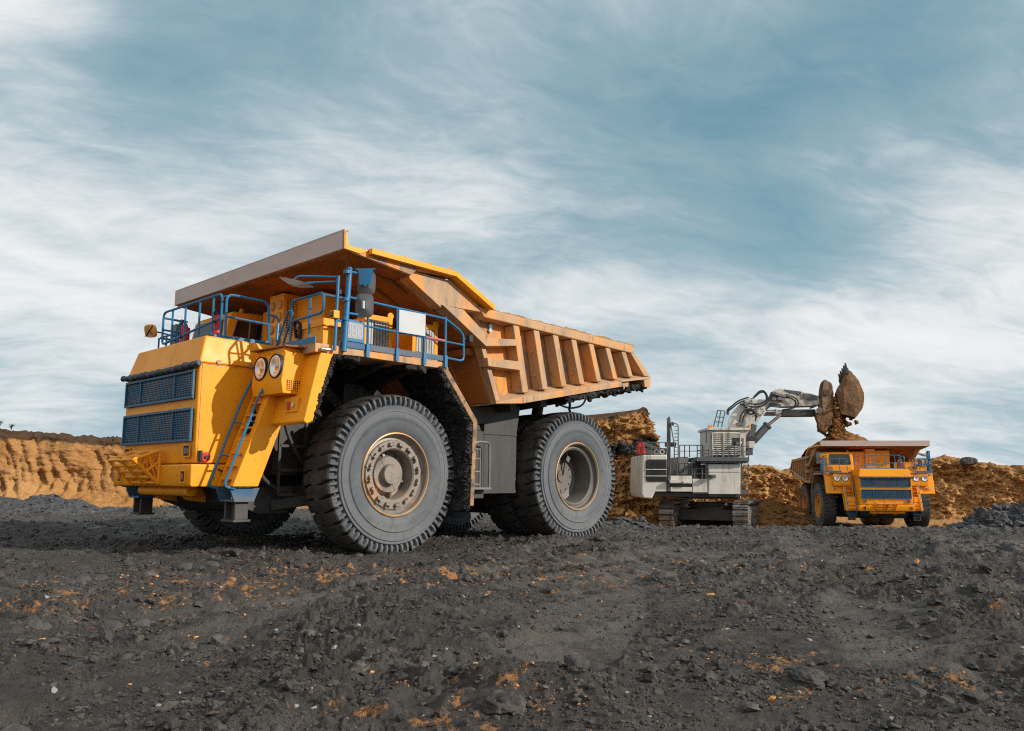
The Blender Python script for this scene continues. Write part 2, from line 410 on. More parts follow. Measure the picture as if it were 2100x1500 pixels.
def bank_mat():
    m, k, b = new_mat('sandy_clay_bank')
    co = k.new('ShaderNodeTexCoord').outputs['Object']
    top = k.new('ShaderNodeAttribute', attribute_name='topsoil').outputs['Fac']
    coal = k.new('ShaderNodeAttribute', attribute_name='coal').outputs['Fac']
    c = k.mix(k.ramp(k.noise(co, 0.35, 6, 0.6), 0.35, 0.68), (0.50, 0.278, 0.112), (0.40, 0.20, 0.070))
    sz = k.new('ShaderNodeSeparateXYZ')
    k.put(sz.inputs[0], co)
    lay = k.math('ADD', k.math('MULTIPLY', sz.outputs[2], 0.22), k.noise(k.mapping(co, (0.3, 0.3, 0.5)), 0.8, 6, 0.65))
    c = k.mix(k.math('MULTIPLY', k.ramp(lay, 0.75, 1.15), 0.45), c, (0.33, 0.155, 0.052))
    c = k.mix(k.math('MULTIPLY', k.ramp(k.noise(k.mapping(co, (0.5, 0.5, 2.2)), 1.1, 7, 0.68), 0.5, 0.7), 0.6), c, (0.26, 0.115, 0.035))
    c = k.mix(k.math('MULTIPLY', k.ramp(k.noise(co, 4.0, 5, 0.7), 0.56, 0.72), 0.5), c, (0.60, 0.35, 0.15))
    tj = k.math('ADD', top, k.math('MULTIPLY', k.math('SUBTRACT', k.noise(co, 1.2, 6, 0.7), 0.5), 0.55))
    c = k.mix(k.math('MULTIPLY', k.ramp(tj, 0.35, 0.65), 0.9), c, (0.060, 0.040, 0.028))
    cj = k.math('ADD', coal, k.math('MULTIPLY', k.math('SUBTRACT', k.noise(co, 1.7, 7, 0.75), 0.5), 1.3))
    c = k.mix(k.ramp(cj, 0.5, 0.72), c, (0.050, 0.048, 0.046))
    k.put(b.inputs['Base Color'], c)
    b.inputs['Roughness'].default_value = 0.95
    b.inputs['Specular IOR Level'].default_value = 0.1
    b1 = k.new('ShaderNodeBump')
    b1.inputs['Strength'].default_value = 0.9
    b1.inputs['Distance'].default_value = 0.22
    k.put(b1.inputs['Height'], k.noise(co, 3.2, 9, 0.74))
    k.l.new(b1.outputs[0], b.inputs['Normal'])
    return m


M['ground'] = ground_mat()
M['bank'] = bank_mat()


# ---------------------------------------------------------------- mesh helpers
def fillet(path, rad, seg=4, closed=False):
    pts = [Vector(p) for p in path]
    out = []
    n = len(pts)
    for i, p in enumerate(pts):
        if not closed and i in (0, n - 1):
            out.append(p)
            continue
        a, b = pts[i - 1], pts[(i + 1) % n]
        u, v = (a - p), (b - p)
        r = min(rad, u.length * 0.45, v.length * 0.45)
        u.normalize()
        v.normalize()
        p0, p1 = p + u * r, p + v * r
        for s in range(seg + 1):
            t = s / seg
            out.append(p0 * (1 - t) ** 2 + p * 2 * t * (1 - t) + p1 * t * t)
    return out


class MB:
    def __init__(s):
        s.v = []
        s.f = []
        s.mi = []
        s.cur = 0

    def add(s, vs, fs):
        o = len(s.v)
        s.v += [tuple(map(float, q)) for q in vs]
        s.f += [tuple(o + i for i in f) for f in fs]
        s.mi += [s.cur] * len(fs)
        return s

    def hexa(s, p):
        return s.add(p, [(0, 3, 2, 1), (4, 5, 6, 7), (0, 1, 5, 4), (1, 2, 6, 5), (2, 3, 7, 6), (3, 0, 4, 7)])

    def box(s, x0, x1, y0, y1, z0, z1):
        return s.hexa([(x0, y0, z0), (x1, y0, z0), (x1, y1, z0), (x0, y1, z0), (x0, y0, z1), (x1, y0, z1), (x1, y1, z1), (x0, y1, z1)])

    def prism(s, poly, a, b, axis='Y'):
        n = len(poly)
        mk = {'Y': lambda p, t: (p[0], t, p[1]), 'X': lambda p, t: (t, p[0], p[1]), 'Z': lambda p, t: (p[0], p[1], t)}[axis]
        vs = [mk(p, a) for p in poly] + [mk(p, b) for p in poly]
        fs = [tuple(range(n)), tuple(range(2 * n - 1, n - 1, -1))]
        fs += [(i, i + n, (i + 1) % n + n, (i + 1) % n) for i in range(n)]
        return s.add(vs, fs)

    def loft(s, a, b):
        n = len(a)
        fs = [tuple(range(n)), tuple(range(2 * n - 1, n - 1, -1))]
        fs += [(i, i + n, (i + 1) % n + n, (i + 1) % n) for i in range(n)]
        return s.add(list(a) + list(b), fs)

    def slab(s, pts, vec):
        v = Vector(vec)
        return s.loft([Vector(p) for p in pts], [Vector(p) + v for p in pts])

    def tube(s, path, r, n=8, closed=False, caps=True):
        P = [Vector(p) for p in path]
        m = len(P)
        vs, fs = [], []
        up = None
        for i, p in enumerate(P):
            if closed:
                t = P[(i + 1) % m] - P[i - 1]
            else:
                t = P[min(i + 1, m - 1)] - P[max(i - 1, 0)]
            t.normalize()
            if up is None:
                up = Vector((0, 0, 1)) if abs(t.z) < 0.9 else Vector((1, 0, 0))
            x = t.cross(up).normalized()
            up = x.cross(t).normalized()
            rr = r[i] if isinstance(r, (list, tuple)) else r
            for q in range(n):
                a = 2 * PI * q / n
                vs.append(p + x * rr * math.cos(a) + up * rr * math.sin(a))
        for i in range(m if closed else m - 1):
            j = (i + 1) % m
            for q in range(n):
                w = (q + 1) % n
                fs.append((i * n + q, i * n + w, j * n + w, j * n + q))
        if caps and not closed:
            fs += [tuple(range(n))[::-1], tuple((m - 1) * n + q for q in range(n))]
        return s.add(vs, fs)

    def bar(s, a, b, w, h):
        """rectangular bar from a to b, w sideways, h along the bar's own up"""
        a, b = Vector(a), Vector(b)
        t = (b - a).normalized()
        up = Vector((0, 0, 1)) if abs(t.z) < 0.95 else Vector((1, 0, 0))
        x = t.cross(up).normalized() * w / 2
        u = x.cross(t).normalized() * h / 2
        return s.hexa([a - x - u, b - x - u, b + x - u, a + x - u, a - x + u, b - x + u, b + x + u, a + x + u])

    def cyl(s, a, b, r0, r1=None, n=16):
        return s.tube([a, b], [r0, r1 if r1 is not None else r0], n)

    def lathe(s, prof, n=48, c=(0, 0, 0), ax='Y'):
        """prof: (axial, radius) pairs, turned about ax through c"""
        vs, fs = [], []
        for (a, r) in prof:
            for q in range(n):
                t = 2 * PI * q / n
                u, w = r * math.cos(t), r * math.sin(t)
                vs.append({'Y': (c[0] + u, c[1] + a, c[2] + w), 'X': (c[0] + a, c[1] + u, c[2] + w), 'Z': (c[0] + u, c[1] + w, c[2] + a)}[ax])
        for i in range(len(prof) - 1):
            for q in range(n):
                w = (q + 1) % n
                fs.append((i * n + q, i * n + w, (i + 1) * n + w, (i + 1) * n + q))
        return s.add(vs, fs)

    def build(s, name, mats, parent=None, bevel=0.0, angle=38, recalc=True, label=None, seg=2):
        me = bpy.data.meshes.new(name)
        me.from_pydata(s.v, [], s.f)
        mats = mats if isinstance(mats, (list, tuple)) else [mats]
        for m in mats:
            me.materials.append(m)
        if len(mats) > 1:
            me.polygons.foreach_set('material_index', s.mi)
        if recalc:
            bm = bmesh.new()
            bm.from_mesh(me)
            bmesh.ops.recalc_face_normals(bm, faces=bm.faces)
            bm.to_mesh(me)
            bm.free()
        me.polygons.foreach_set('use_smooth', [True] * len(me.polygons))
        me.set_sharp_from_angle(angle=R_(angle))
        o = bpy.data.objects.new(name, me)
        COL.objects.link(o)
        if parent:
            o.parent = parent
        if bevel:
            md = o.modifiers.new('edge', 'BEVEL')
            md.width = bevel
            md.segments = seg
            md.limit_method = 'ANGLE'
            md.angle_limit = R_(40)
            md.harden_normals = True
        if label:
            o['label'] = label
        return o


def tag(o, label, cat, group=None, kind=None):
    o['label'] = label
    o['category'] = cat
    if group:
        o['group'] = group
    if kind:
        o['kind'] = kind
    return o


def empty(name, loc=(0, 0, 0), rz=0.0):
    o = bpy.data.objects.new(name, None)
    o.empty_display_size = 0.2
    o.location = loc
    o.rotation_euler = (0, 0, rz)
    COL.objects.link(o)
    return o


# ---- numpy noise
_rs = np.random.RandomState(11)
_PERM = _rs.permutation(512)
_PERM = np.concatenate([_PERM, _PERM, _PERM])
_G3 = _rs.normal(size=(512, 3))
_G3 /= np.linalg.norm(_G3, axis=1)[:, None]


def perlin(P):
    P = np.asarray(P, float)
    i = np.floor(P).astype(int)
    f = P - i
    i &= 511
    u = f * f * f * (f * (f * 6 - 15) + 10)
    out = 0
    for dx in (0, 1):
        for dy in (0, 1):
            for dz in (0, 1):
                h = _PERM[_PERM[_PERM[i[:, 0] + dx] + i[:, 1] + dy] + i[:, 2] + dz]
                g = _G3[h]
                dot = g[:, 0] * (f[:, 0] - dx) + g[:, 1] * (f[:, 1] - dy) + g[:, 2] * (f[:, 2] - dz)
                w = (u[:, 0] if dx else 1 - u[:, 0]) * (u[:, 1] if dy else 1 - u[:, 1]) * (u[:, 2] if dz else 1 - u[:, 2])
                out = out + w * dot
    return out * 1.5


def fbm(P, octv=4, gain=0.5, ridged=False):
    P = np.asarray(P, float)
    s, a = 0, 1.0
    for o in range(octv):
        n = perlin(P * (2.03 ** o) + o * 17.3)
        s = s + a * ((1 - 2 * np.abs(n)) if ridged else n)
        a *= gain
    return s


def sstep(a, b, x):
    t = np.clip((x - a) / (b - a), 0, 1)
    return t * t * (3 - 2 * t)


def np_mesh(name, V, F, mat, parent=None, attrs=None, smooth=True, angle=None):
    me = bpy.data.meshes.new(name)
    V = np.asarray(V, np.float32)
    F = np.asarray(F, np.int32)
    me.vertices.add(len(V))
    me.vertices.foreach_set('co', V.ravel())
    k = F.shape[1]
    me.loops.add(F.size)
    me.loops.foreach_set('vertex_index', F.ravel())
    me.polygons.add(len(F))
    me.polygons.foreach_set('loop_start', np.arange(0, F.size, k, dtype=np.int32))
    me.polygons.foreach_set('use_smooth', np.full(len(F), smooth))
    me.update(calc_edges=True)
    for nm, arr in (attrs or {}).items():
        at = me.attributes.new(nm, 'FLOAT', 'POINT')
        at.data.foreach_set('value', np.asarray(arr, np.float32))
    me.materials.append(mat)
    if angle:
        me.set_sharp_from_angle(angle=R_(angle))
    o = bpy.data.objects.new(name, me)
    COL.objects.link(o)
    if parent:
        o.parent = parent
    return o


def grid_faces(nr, nc, wrap=False):
    r = np.arange(nr - 1)[:, None]
    c = np.arange(nc if wrap else nc - 1)[None, :]
    a = r * nc + c
    b = r * nc + (c + 1) % nc
    return np.stack([a, b, b + nc, a + nc], -1).reshape(-1, 4)


_t = (1 + 5 ** 0.5) / 2
ICO_V = np.array([(-1, _t, 0), (1, _t, 0), (-1, -_t, 0), (1, -_t, 0), (0, -1, _t), (0, 1, _t), (0, -1, -_t), (0, 1, -_t), (_t, 0, -1), (_t, 0, 1), (-_t, 0, -1), (-_t, 0, 1)], float)
ICO_V /= np.linalg.norm(ICO_V[0])
ICO_F = np.array([(0, 11, 5), (0, 5, 1), (0, 1, 7), (0, 7, 10), (0, 10, 11), (1, 5, 9), (5, 11, 4), (11, 10, 2), (10, 7, 6), (7, 1, 8), (3, 9, 4), (3, 4, 2), (3, 2, 6), (3, 6, 8), (3, 8, 9), (4, 9, 5), (2, 4, 11), (6, 2, 10), (8, 6, 7), (9, 8, 1)])


def ico2(level):
    V, F = [tuple(v) for v in ICO_V], [tuple(f) for f in ICO_F]
    for _ in range(level):
        mid, NF = {}, []

        def md(a, b):
            k = (min(a, b), max(a, b))
            if k not in mid:
                q = np.array(V[a]) + np.array(V[b])
                V.append(tuple(q / np.linalg.norm(q)))
                mid[k] = len(V) - 1
            return mid[k]
        for a, b, c in F:
            x, y, z = md(a, b), md(b, c), md(c, a)
            NF += [(a, x, z), (b, y, x), (c, z, y), (x, y, z)]
        F = NF
    return np.array(V), np.array(F)


ICO1_V, ICO1_F = ico2(1)


def scatter(name, pos, size, mat, flat=0.65, seed=1, rough=0.35, level=0, sink=0.25):
    """many irregular lumps in one mesh (ground cover nobody could count)"""
    rs = np.random.RandomState(seed)
    n = len(pos)
    BV, BF = (ICO_V, ICO_F) if level == 0 else (ICO1_V, ICO1_F)
    m = len(BV)
    V = BV[None] * (1 + rough * rs.uniform(-1, 1, (n, m))[..., None])
    V = V * np.stack([rs.uniform(.7, 1.35, n), rs.uniform(.7, 1.35, n), rs.uniform(.6, 1.1, n) * flat], 1)[:, None, :]
    a = rs.uniform(0, 2 * PI, n)
    tl = rs.normal(0, .35, n)
    ca, sa, ct, st = np.cos(a), np.sin(a), np.cos(tl), np.sin(tl)
    x, y, z = V[..., 0], V[..., 1], V[..., 2]
    x, z = x * ct[:, None] - z * st[:, None], x * st[:, None] + z * ct[:, None]
    x, y = x * ca[:, None] - y * sa[:, None], x * sa[:, None] + y * ca[:, None]
    V = np.stack([x, y, z], -1) * size[:, None, None]
    V[..., 2] += (size * flat * (0.5 - sink))[:, None]
    V += pos[:, None, :]
    F = BF[None] + (np.arange(n) * m)[:, None, None]
    return np_mesh(name, V.reshape(-1, 3), F.reshape(-1, 3), mat, angle=32 if level else 20)


def rock(name, loc, dims, mat, seed=0, level=4, rough=0.32, label='', cat='rock', group=None, rz=0.0, cuts=7):
    rs = np.random.RandomState(seed)
    V, F = ico2(level)
    for _ in range(cuts):                      # split faces
        nrm = rs.normal(size=3)
        nrm /= np.linalg.norm(nrm)
        dlim = rs.uniform(.55, .85)
        dd = V @ nrm
        V = V - np.clip(dd - dlim, 0, None)[:, None] * nrm * 0.9
    V = V * (1 + rough * fbm(V * 1.7 + seed, 5, 0.55))[:, None]
    V = V * np.array(dims) / 2
    o = np_mesh(name, V, F, mat)
    o.location = loc
    o.rotation_euler = (0, 0, rz)
    return tag(o, label, cat, group)


# ---------------------------------------------------------------- the pit floor
def gz(x, y):
    """level of the pit floor: flat round the near truck, falling away towards the loading place"""
    x, y = np.asarray(x, float), np.asarray(y, float)
    side = sstep(-0.10, 0.14, x / np.maximum(y, 1.0))
    fall = np.clip((y - 22.0) / 30.0, 0, 1.0)
    fall = fall + .10 * sstep(.93, 1.0, fall)
    return -1.62 * fall * side


def clay_at(x, y):
    x, y = np.asarray(x, float), np.asarray(y, float)
    P = np.stack([x, y, 0 * x], 1)
    c = 0.18 * np.ones_like(x)

    def blob(cx, cy, rx, ry, am):
        return am * np.exp(-(((x - cx) / rx) ** 2 + ((y - cy) / ry) ** 2))
    c = c + blob(-5.5, 9.5, 3.5, 2.2, .42) + blob(-1.5, 11.5, 3.0, 1.6, .40) + blob(-.3, 5.0, .7, .5, .55) + blob(1.95, 6.1, .5, .7, .55) + blob(3.1, 6.0, .5, .6, .45) + blob(3.5, 13, 4, 2.5, .25) + blob(5.2, 8.4, .5, .7, .45)
    c = c + blob(12, 40, 8, 5, .25)
    floor = sstep(53.0, 57.0, y + 2.2 * fbm(P * .22, 4)) * sstep(-2, 3, x)
    floor = np.maximum(floor, sstep(34, 38, y + 1.5 * fbm(P * .3, 3)) * sstep(-3, -9, x))
    c = np.minimum(c, 0.72) * (1 - floor) + floor
    return c


def ruts(x, y):
    """tyre prints: bands along the driving direction, each with rows of tread bars"""
    h = np.zeros_like(x)
    for (px, py, ang, w, per, am, l0, l1) in [(-6.2, 8.2, 44, 1.0, .33, .055, -3, 14), (-3.4, 9.6, 40, .9, .30, .06, -5, 8), (-0.6, 9.2, 45, .95, .34, .05, -2, 9),
                                            (2.2, 9.0, 52, 1.0, .36, .04, -6, 20), (4.4, 7.0, 63, 1.1, .36, .045, -3, 25), (7.2, 12, 66, 1.1, .4, .05, -6, 25), (-8, 14, 40, 1.0, .36, .04, -6, 10),
                                            (10.5, 16, 60, 1.1, .4, .05, -9, 22), (1.2, 14, 20, 1.0, .36, .04, -8, 14)]:
        a = R_(ang)
        u = (x - px) * math.cos(a) + (y - py) * math.sin(a)
        v = -(x - px) * math.sin(a) + (y - py) * math.cos(a)
        inb = sstep(w * .55, w * .42, np.abs(v)) * sstep(l0, l0 + 1, u) * sstep(l1, l1 - 1.5, u)
        bars = np.maximum(0, np.sin(2 * PI * (u + 0.22 * np.abs(v)) / per)) ** .6
        h = h + inb * (am * bars * (np.abs(v) > .1) - 0.035) + 0.05 * np.exp(-((np.abs(v) - w * .62) / .12) ** 2) * sstep(l0, l0 + 1, u) * sstep(l1, l1 - 1.5, u)
    return h


LANES = [(-.3, 4.0, 77, .95), (2.5, 4.5, 74, .95), (-3.0, 6.0, 70, .9), (5.3, 6.0, 68, 1.0), (-8.0, 9.0, 30, 1.0), (-5.0, 8.0, 33, .9)]


def lanes(x, y):
    m, bars = np.zeros_like(x), np.zeros_like(x)
    wob = .25 * fbm(np.stack([x * .25, y * .25, 0 * x + 8], 1), 2)
    for (px, py, ang, w) in LANES:
        a = R_(ang)
        u = (x - px) * math.cos(a) + (y - py) * math.sin(a)
        v = -(x - px) * math.sin(a) + (y - py) * math.cos(a) + wob
        k = sstep(w * .62, w * .40, np.abs(v)) * sstep(-6, -3, u) * sstep(34, 20, u)
        m = np.maximum(m, k)
        bars = bars + k * np.maximum(0, np.sin(2 * PI * (u + .25 * np.abs(v)) / .34)) ** .7
    gap = sstep(-.35, .2, fbm(np.stack([x * .5, y * .5, 0 * x + 14], 1), 3))
    return m * gap, bars * gap


def ground_detail(x, y):
    r = np.hypot(x, y)
    P = np.stack([x, y, 0 * x], 1)
    h = 0.055 * fbm(P * .33, 3)
    rough = 0.22 + 1.05 * sstep(-.15, .60, fbm(P * .45 + 40, 3))
    hd = 0.030 * fbm(P * 1.6 + 5, 3, .5, True) + 0.060 * np.maximum(0, fbm(P * 2.6 + 9, 4, .55)) ** 1.4
    # clods: lumps with steep sides
    q = fbm(P * 5.2 + 3, 3, .5)
    hd += 0.030 * sstep(.30, .66, q) + 0.010 * sstep(.22, .46, fbm(P * 11.5 + 8, 3, .5)) + 0.009 * fbm(P * 19, 3, .6)
    # drag marks lying across the view
    bend = y + .18 * x + .25 * fbm(P * .5 + 21, 2)
    drag = fbm(np.stack([x * .75, bend * 3.6, 0 * x], 1), 4, .6, True)
    h = h + .070 * np.maximum(drag, -.2) * sstep(-.25, .35, fbm(P * .28 + 60, 2)) + (.026 * fbm(np.stack([x * 1.6, bend * 9.0, 0 * x + 4], 1), 3, .6, True)) + .16 * np.exp(-(((x - .05) / .75) ** 2 + ((y - 5.35) / .45) ** 2)) * (1 + .7 * fbm(P * 3.1 + 2, 3, .5)) + .07 * np.exp(-(((x - 2.0) / .5) ** 2 + ((y - 5.9) / .3) ** 2))
    ln, bars = lanes(x, y)
    hd = hd * (1 - .55 * ln)
    h = h + .026 * bars - .03 * ln
    h = h + 1.3 * hd * rough + 1.15 * ruts(x, y) * (0.6 + .5 * fbm(P * 1.1, 2))
    return h * sstep(300, 100, r)


def build_ground():
    az = np.concatenate([np.linspace(-180, -50, 60, endpoint=False), np.linspace(-50, -37, 50, endpoint=False), np.linspace(-37, 37, 1150, endpoint=False), np.linspace(37, 50, 50, endpoint=False), np.linspace(50, 180, 60, endpoint=False)])
    az = np.radians(az)
    # rings close together near by and along the sight line, reaching the horizon
    rr = np.concatenate([[.4, .8, 1.3, 1.9, 2.5, 3.0], np.geomspace(3.3, 26, 620), np.geomspace(26.1, 64, 170), np.geomspace(66, 900, 40)])
    Rr, A = np.meshgrid(rr, az, indexing='ij')
    x, y = (Rr * np.sin(A)).ravel(), (Rr * np.cos(A)).ravel()
    z = gz(x, y) + ground_detail(x, y)
    V = np.concatenate([np.stack([x, y, z], 1), [[0, 0, 0]]])
    n = len(az)
    F = grid_faces(len(rr), n, True)[:, ::-1]
    o = np_mesh('ground', V, F, M['ground'], attrs={'clay': np.append(clay_at(x, y), 0), 'lane': np.append(lanes(x, y)[0], 0)})
    o['kind'] = 'structure'
    o['label'] = 'black coal mud pit floor with orange clay specks and tyre prints'
    return o


build_ground()


def gfull(x, y):
    x, y = np.atleast_1d(np.asarray(x, float)), np.atleast_1d(np.asarray(y, float))
    return gz(x, y) + ground_detail(x, y)


def build_clods():
    rs = np.random.RandomState(5)
    n = 15000
    d = np.exp(rs.uniform(math.log(3.6), math.log(54), n))
    a = np.radians(rs.uniform(-38, 38, n))
    x, y = d * np.sin(a), d * np.cos(a)
    s = rs.lognormal(-4.15, .58, n) * (d / 6) ** .55
    cl = fbm(np.stack([x * .55, y * .55, 0 * x], 1), 3)
    keep = (cl + rs.uniform(-.4, .4, n) > .08) & (s < .15) & (lanes(x, y)[0] < rs.uniform(.2, 1, n))
    # keep the wheels' standing places clear
    for (cx, cy) in [(-2.5, 15.8), (-6.5, 19.6), (1.3, 19.7)]:
        keep &= np.hypot(x - cx, y - cy) > 1.0
    x, y, s = x[keep], y[keep], s[keep]
    P = np.stack([x, y, gfull(x, y)], 1)
    k = rs.uniform(size=len(s))
    o = scatter('mud_clods', P, s, M['clod'], .75, 1, .34, 1, .30)
    tag(o, 'black coal mud clods strewn over the whole pit floor', 'clods', kind='stuff')
    n = 90000
    d = np.exp(rs.uniform(math.log(3.6), math.log(30), n))
    a = np.radians(rs.uniform(-37, 37, n))
    x, y = d * np.sin(a), d * np.cos(a)
    cl = fbm(np.stack([x * .8, y * .8, 0 * x + 3], 1), 4, .6)
    kp = (cl + rs.uniform(-.32, .32, n) > .06) & (lanes(x, y)[0] < rs.uniform(.3, 1.2, n))
    x, y, d = x[kp], y[kp], d[kp]
    s = rs.lognormal(-4.75, .5, len(x)) * (d / 6) ** .6
    o = scatter('mud_crumbs', np.stack([x, y, gfull(x, y)], 1), s, M['clod'], .8, 9, .42, 0, .25)
    tag(o, 'fine black mud crumbs covering the churned pit floor', 'mud crumbs', kind='stuff')
    # smooth lumps pressed out between the tread bars
    L = []
    for (x0, y0, x1, y1, m, w_) in [(-4.6, 7.3, -1.2, 10.3, 15, .10), (-5.6, 8.6, -3.6, 10.2, 8, .12), (-2.25, 10.0, -1.25, 10.9, 9, .16), (-6.4, 10.9, -4.2, 12.8, 8, .10), (1.8, 11.5, 4.2, 13.6, 9, .12)]:
        for i in range(m):
            t = (i + rs.uniform(-.3, .3)) / m
            L.append((x0 + (x1 - x0) * t + rs.normal(0, w_), y0 + (y1 - y0) * t + rs.normal(0, w_)))
    L = np.array(L)
    BV, BF = ico2(3)
    n = len(L)
    V = BV[None] * (1 + .16 * fbm(BV * 1.6, 3)[None, :, None])
    V = V * np.stack([rs.uniform(.09, .18, n), rs.uniform(.06, .11, n), rs.uniform(.06, .10, n)], 1)[:, None, :]
    an = rs.normal(-.5, .35, n)
    V = np.stack([V[..., 0] * np.cos(an)[:, None] - V[..., 1] * np.sin(an)[:, None], V[..., 0] * np.sin(an)[:, None] + V[..., 1] * np.cos(an)[:, None], V[..., 2]], -1)
    V = V * (1 + .10 * fbm((V + L[:, None, :1]).reshape(-1, 3) * 9, 3).reshape(n, -1, 1))
    V += np.stack([L[:, 0], L[:, 1], gfull(L[:, 0], L[:, 1]) - .035], 1)[:, None, :]
    o = np_mesh('tread_lumps', V.reshape(-1, 3), (BF[None] + (np.arange(n) * len(BV))[:, None, None]).reshape(-1, 3), M['lump'])
    tag(o, 'smooth rounded mud lumps in rows pressed out by tyre treads', 'mud lumps', kind='stuff')
    # clay crumbs, where clay was spilt
    n = 30000
    d = np.exp(rs.uniform(math.log(3.8), math.log(26), n))
    a = np.radians(rs.uniform(-36, 36, n))
    x, y = d * np.sin(a), d * np.cos(a)
    pr = (clay_at(x, y) - .16) * 1.1 * sstep(.05, .5, fbm(np.stack([x * 1.6, y * 1.6, 0 * x], 1) + 33, 3) + .1)
    kp = rs.uniform(size=n) < pr * .6
    x, y, d = x[kp], y[kp], d[kp]
    s = rs.lognormal(-4.85, .5, len(x)) * (d / 6) ** .5
    o = scatter('clay_crumbs', np.stack([x, y, gfull(x, y) + s * .2], 1), s, M['crumb'], .6, 2, .4, 0, .2)
    tag(o, 'orange clay crumbs sprinkled on the black mud', 'clay crumbs', kind='stuff')
    n = 420
    d = np.exp(rs.uniform(math.log(3.8), math.log(40), n))
    a = np.radians(rs.uniform(-37, 37, n))
    x, y = d * np.sin(a), d * np.cos(a)
    s = rs.lognormal(-4.5, .4, n) * (d / 6) ** .6
    o = scatter('stone_chips', np.stack([x, y, gfull(x, y)], 1), s, M['pale'], .6, 3, .4, 0, .2)
    tag(o, 'small pale grey stone chips scattered over the dark pit floor', 'stone chips', kind='stuff')
    # broken blue-grey rock along the far edge of the floor
    n = 7000
    y = rs.uniform(36, 54, n)
    x = y * np.tan(np.radians(rs.uniform(1, 36, n)))
    s = rs.lognormal(-2.55, .5, n)
    s = np.minimum(s, .24)
    kp = (fbm(np.stack([x * .3, y * .3, 0 * x], 1) + 7, 3) + rs.uniform(-.5, .5, n) > 0) & ~((np.abs(x - 24.3) < 4.6) & (y > 51)) & ~((np.abs(x - 13.8) < 4.8) & (y > 51.5))
    x, y, s = x[kp], y[kp], s[kp]
    o = scatter('rock_rubble', np.stack([x, y, gfull(x, y)], 1), s, M['gravel'], .7, 4, .36, 0, .25)
    tag(o, 'blue grey rock rubble spread before the excavator and far truck', 'rubble', kind='stuff')


build_clods()


def heap(name, cx, cy, rx, ry, h, rot, label, seed, nrock, smin=-2.6, mat='gravel', n=120, ridge=0.5):
    """a long low heap standing on the floor"""
    u, v = np.meshgrid(np.linspace(-1.25, 1.25, n * 2), np.linspace(-1.25, 1.25, n), indexing='ij')
    u, v = u.ravel(), v.ravel()

    def hz(u, v):
        q = np.maximum(0, 1 - np.sqrt((np.maximum(0, np.abs(u) - ridge) / (1 - ridge)) ** 2 + v ** 2))
        return q

    def wz(u, v):
        x = cx + u * rx * math.cos(rot) - v * ry * math.sin(rot)
        y = cy + u * rx * math.sin(rot) + v * ry * math.cos(rot)
        P = np.stack([x, y, 0 * x + seed], 1)
        q = hz(u + .12 * fbm(P * .5, 3), v + .2 * fbm(P * .4 + 9, 3))
        z = gz(x, y) - .12 + h * q * (1 + .35 * fbm(P * .45, 4)) + (.12 * fbm(P * 1.7, 4, .6)) * sstep(0, .25, q) + .12 * sstep(0, .02, q) * 0
        return x, y, z
    x, y, z = wz(u, v)
    o = np_mesh(name, np.stack([x, y, z], 1), grid_faces(n * 2, n), M[mat])
    tag(o, label, 'heap', kind='stuff')
    if nrock:
        rs = np.random.RandomState(seed)
        u, v = rs.uniform(-1.05, 1.05, nrock), rs.uniform(-1, 1, nrock)
        x, y, z = wz(u, v)
        s = np.minimum(rs.lognormal(smin, .5, nrock), .42)
        r = scatter(name.replace('heap', 'rubble'), np.stack([x, y, z], 1), s, M[mat], .75, seed + 1, .36, 0, .2)
        tag(r, label.replace('heap', 'loose stones on the heap'), 'rubble', kind='stuff')
    return o


heap('gravel_heap', -21.5, 32.0, 6.2, 2.2, .85, R_(8), 'dark grey gravel heap below the sandy bank at the far left', 21, 3000, -3.35)
heap('gravel_heap', -11.5, 34.0, 7.5, 1.6, .42, R_(4), 'low dark gravel heap seen under the nose of the near truck', 22, 1600, -3.3)
heap('gravel_heap', 30.5, 46.5, 6.0, 2.3, 1.35, R_(-6), 'blue grey broken rock heap right of the far truck', 23, 1500, -2.0)
heap('gravel_heap', 5.5, 52.5, 5.0, 1.5, .75, R_(3), 'dark broken rock heap between the near truck and the excavator', 24, 900, -2.3, mat='rock')
heap('soil_heap', 19.2, 59.5, 4.2, 2.6, 1.7, R_(12), 'orange soil heap between the excavator and the far truck', 25, 500, -2.4, mat='soil')
heap('soil_heap', 13.0, 60.5, 5.0, 2.0, 1.1, R_(0), 'orange soil heap behind the crawler tracks of the excavator', 26, 300, -2.4, mat='soil')
heap('soil_heap', 28.3, 53.2, 1.6, .8, .5, R_(0), 'small orange soil heap beside the right front tyre of the far truck', 27, 120, -2.6, mat='soil')


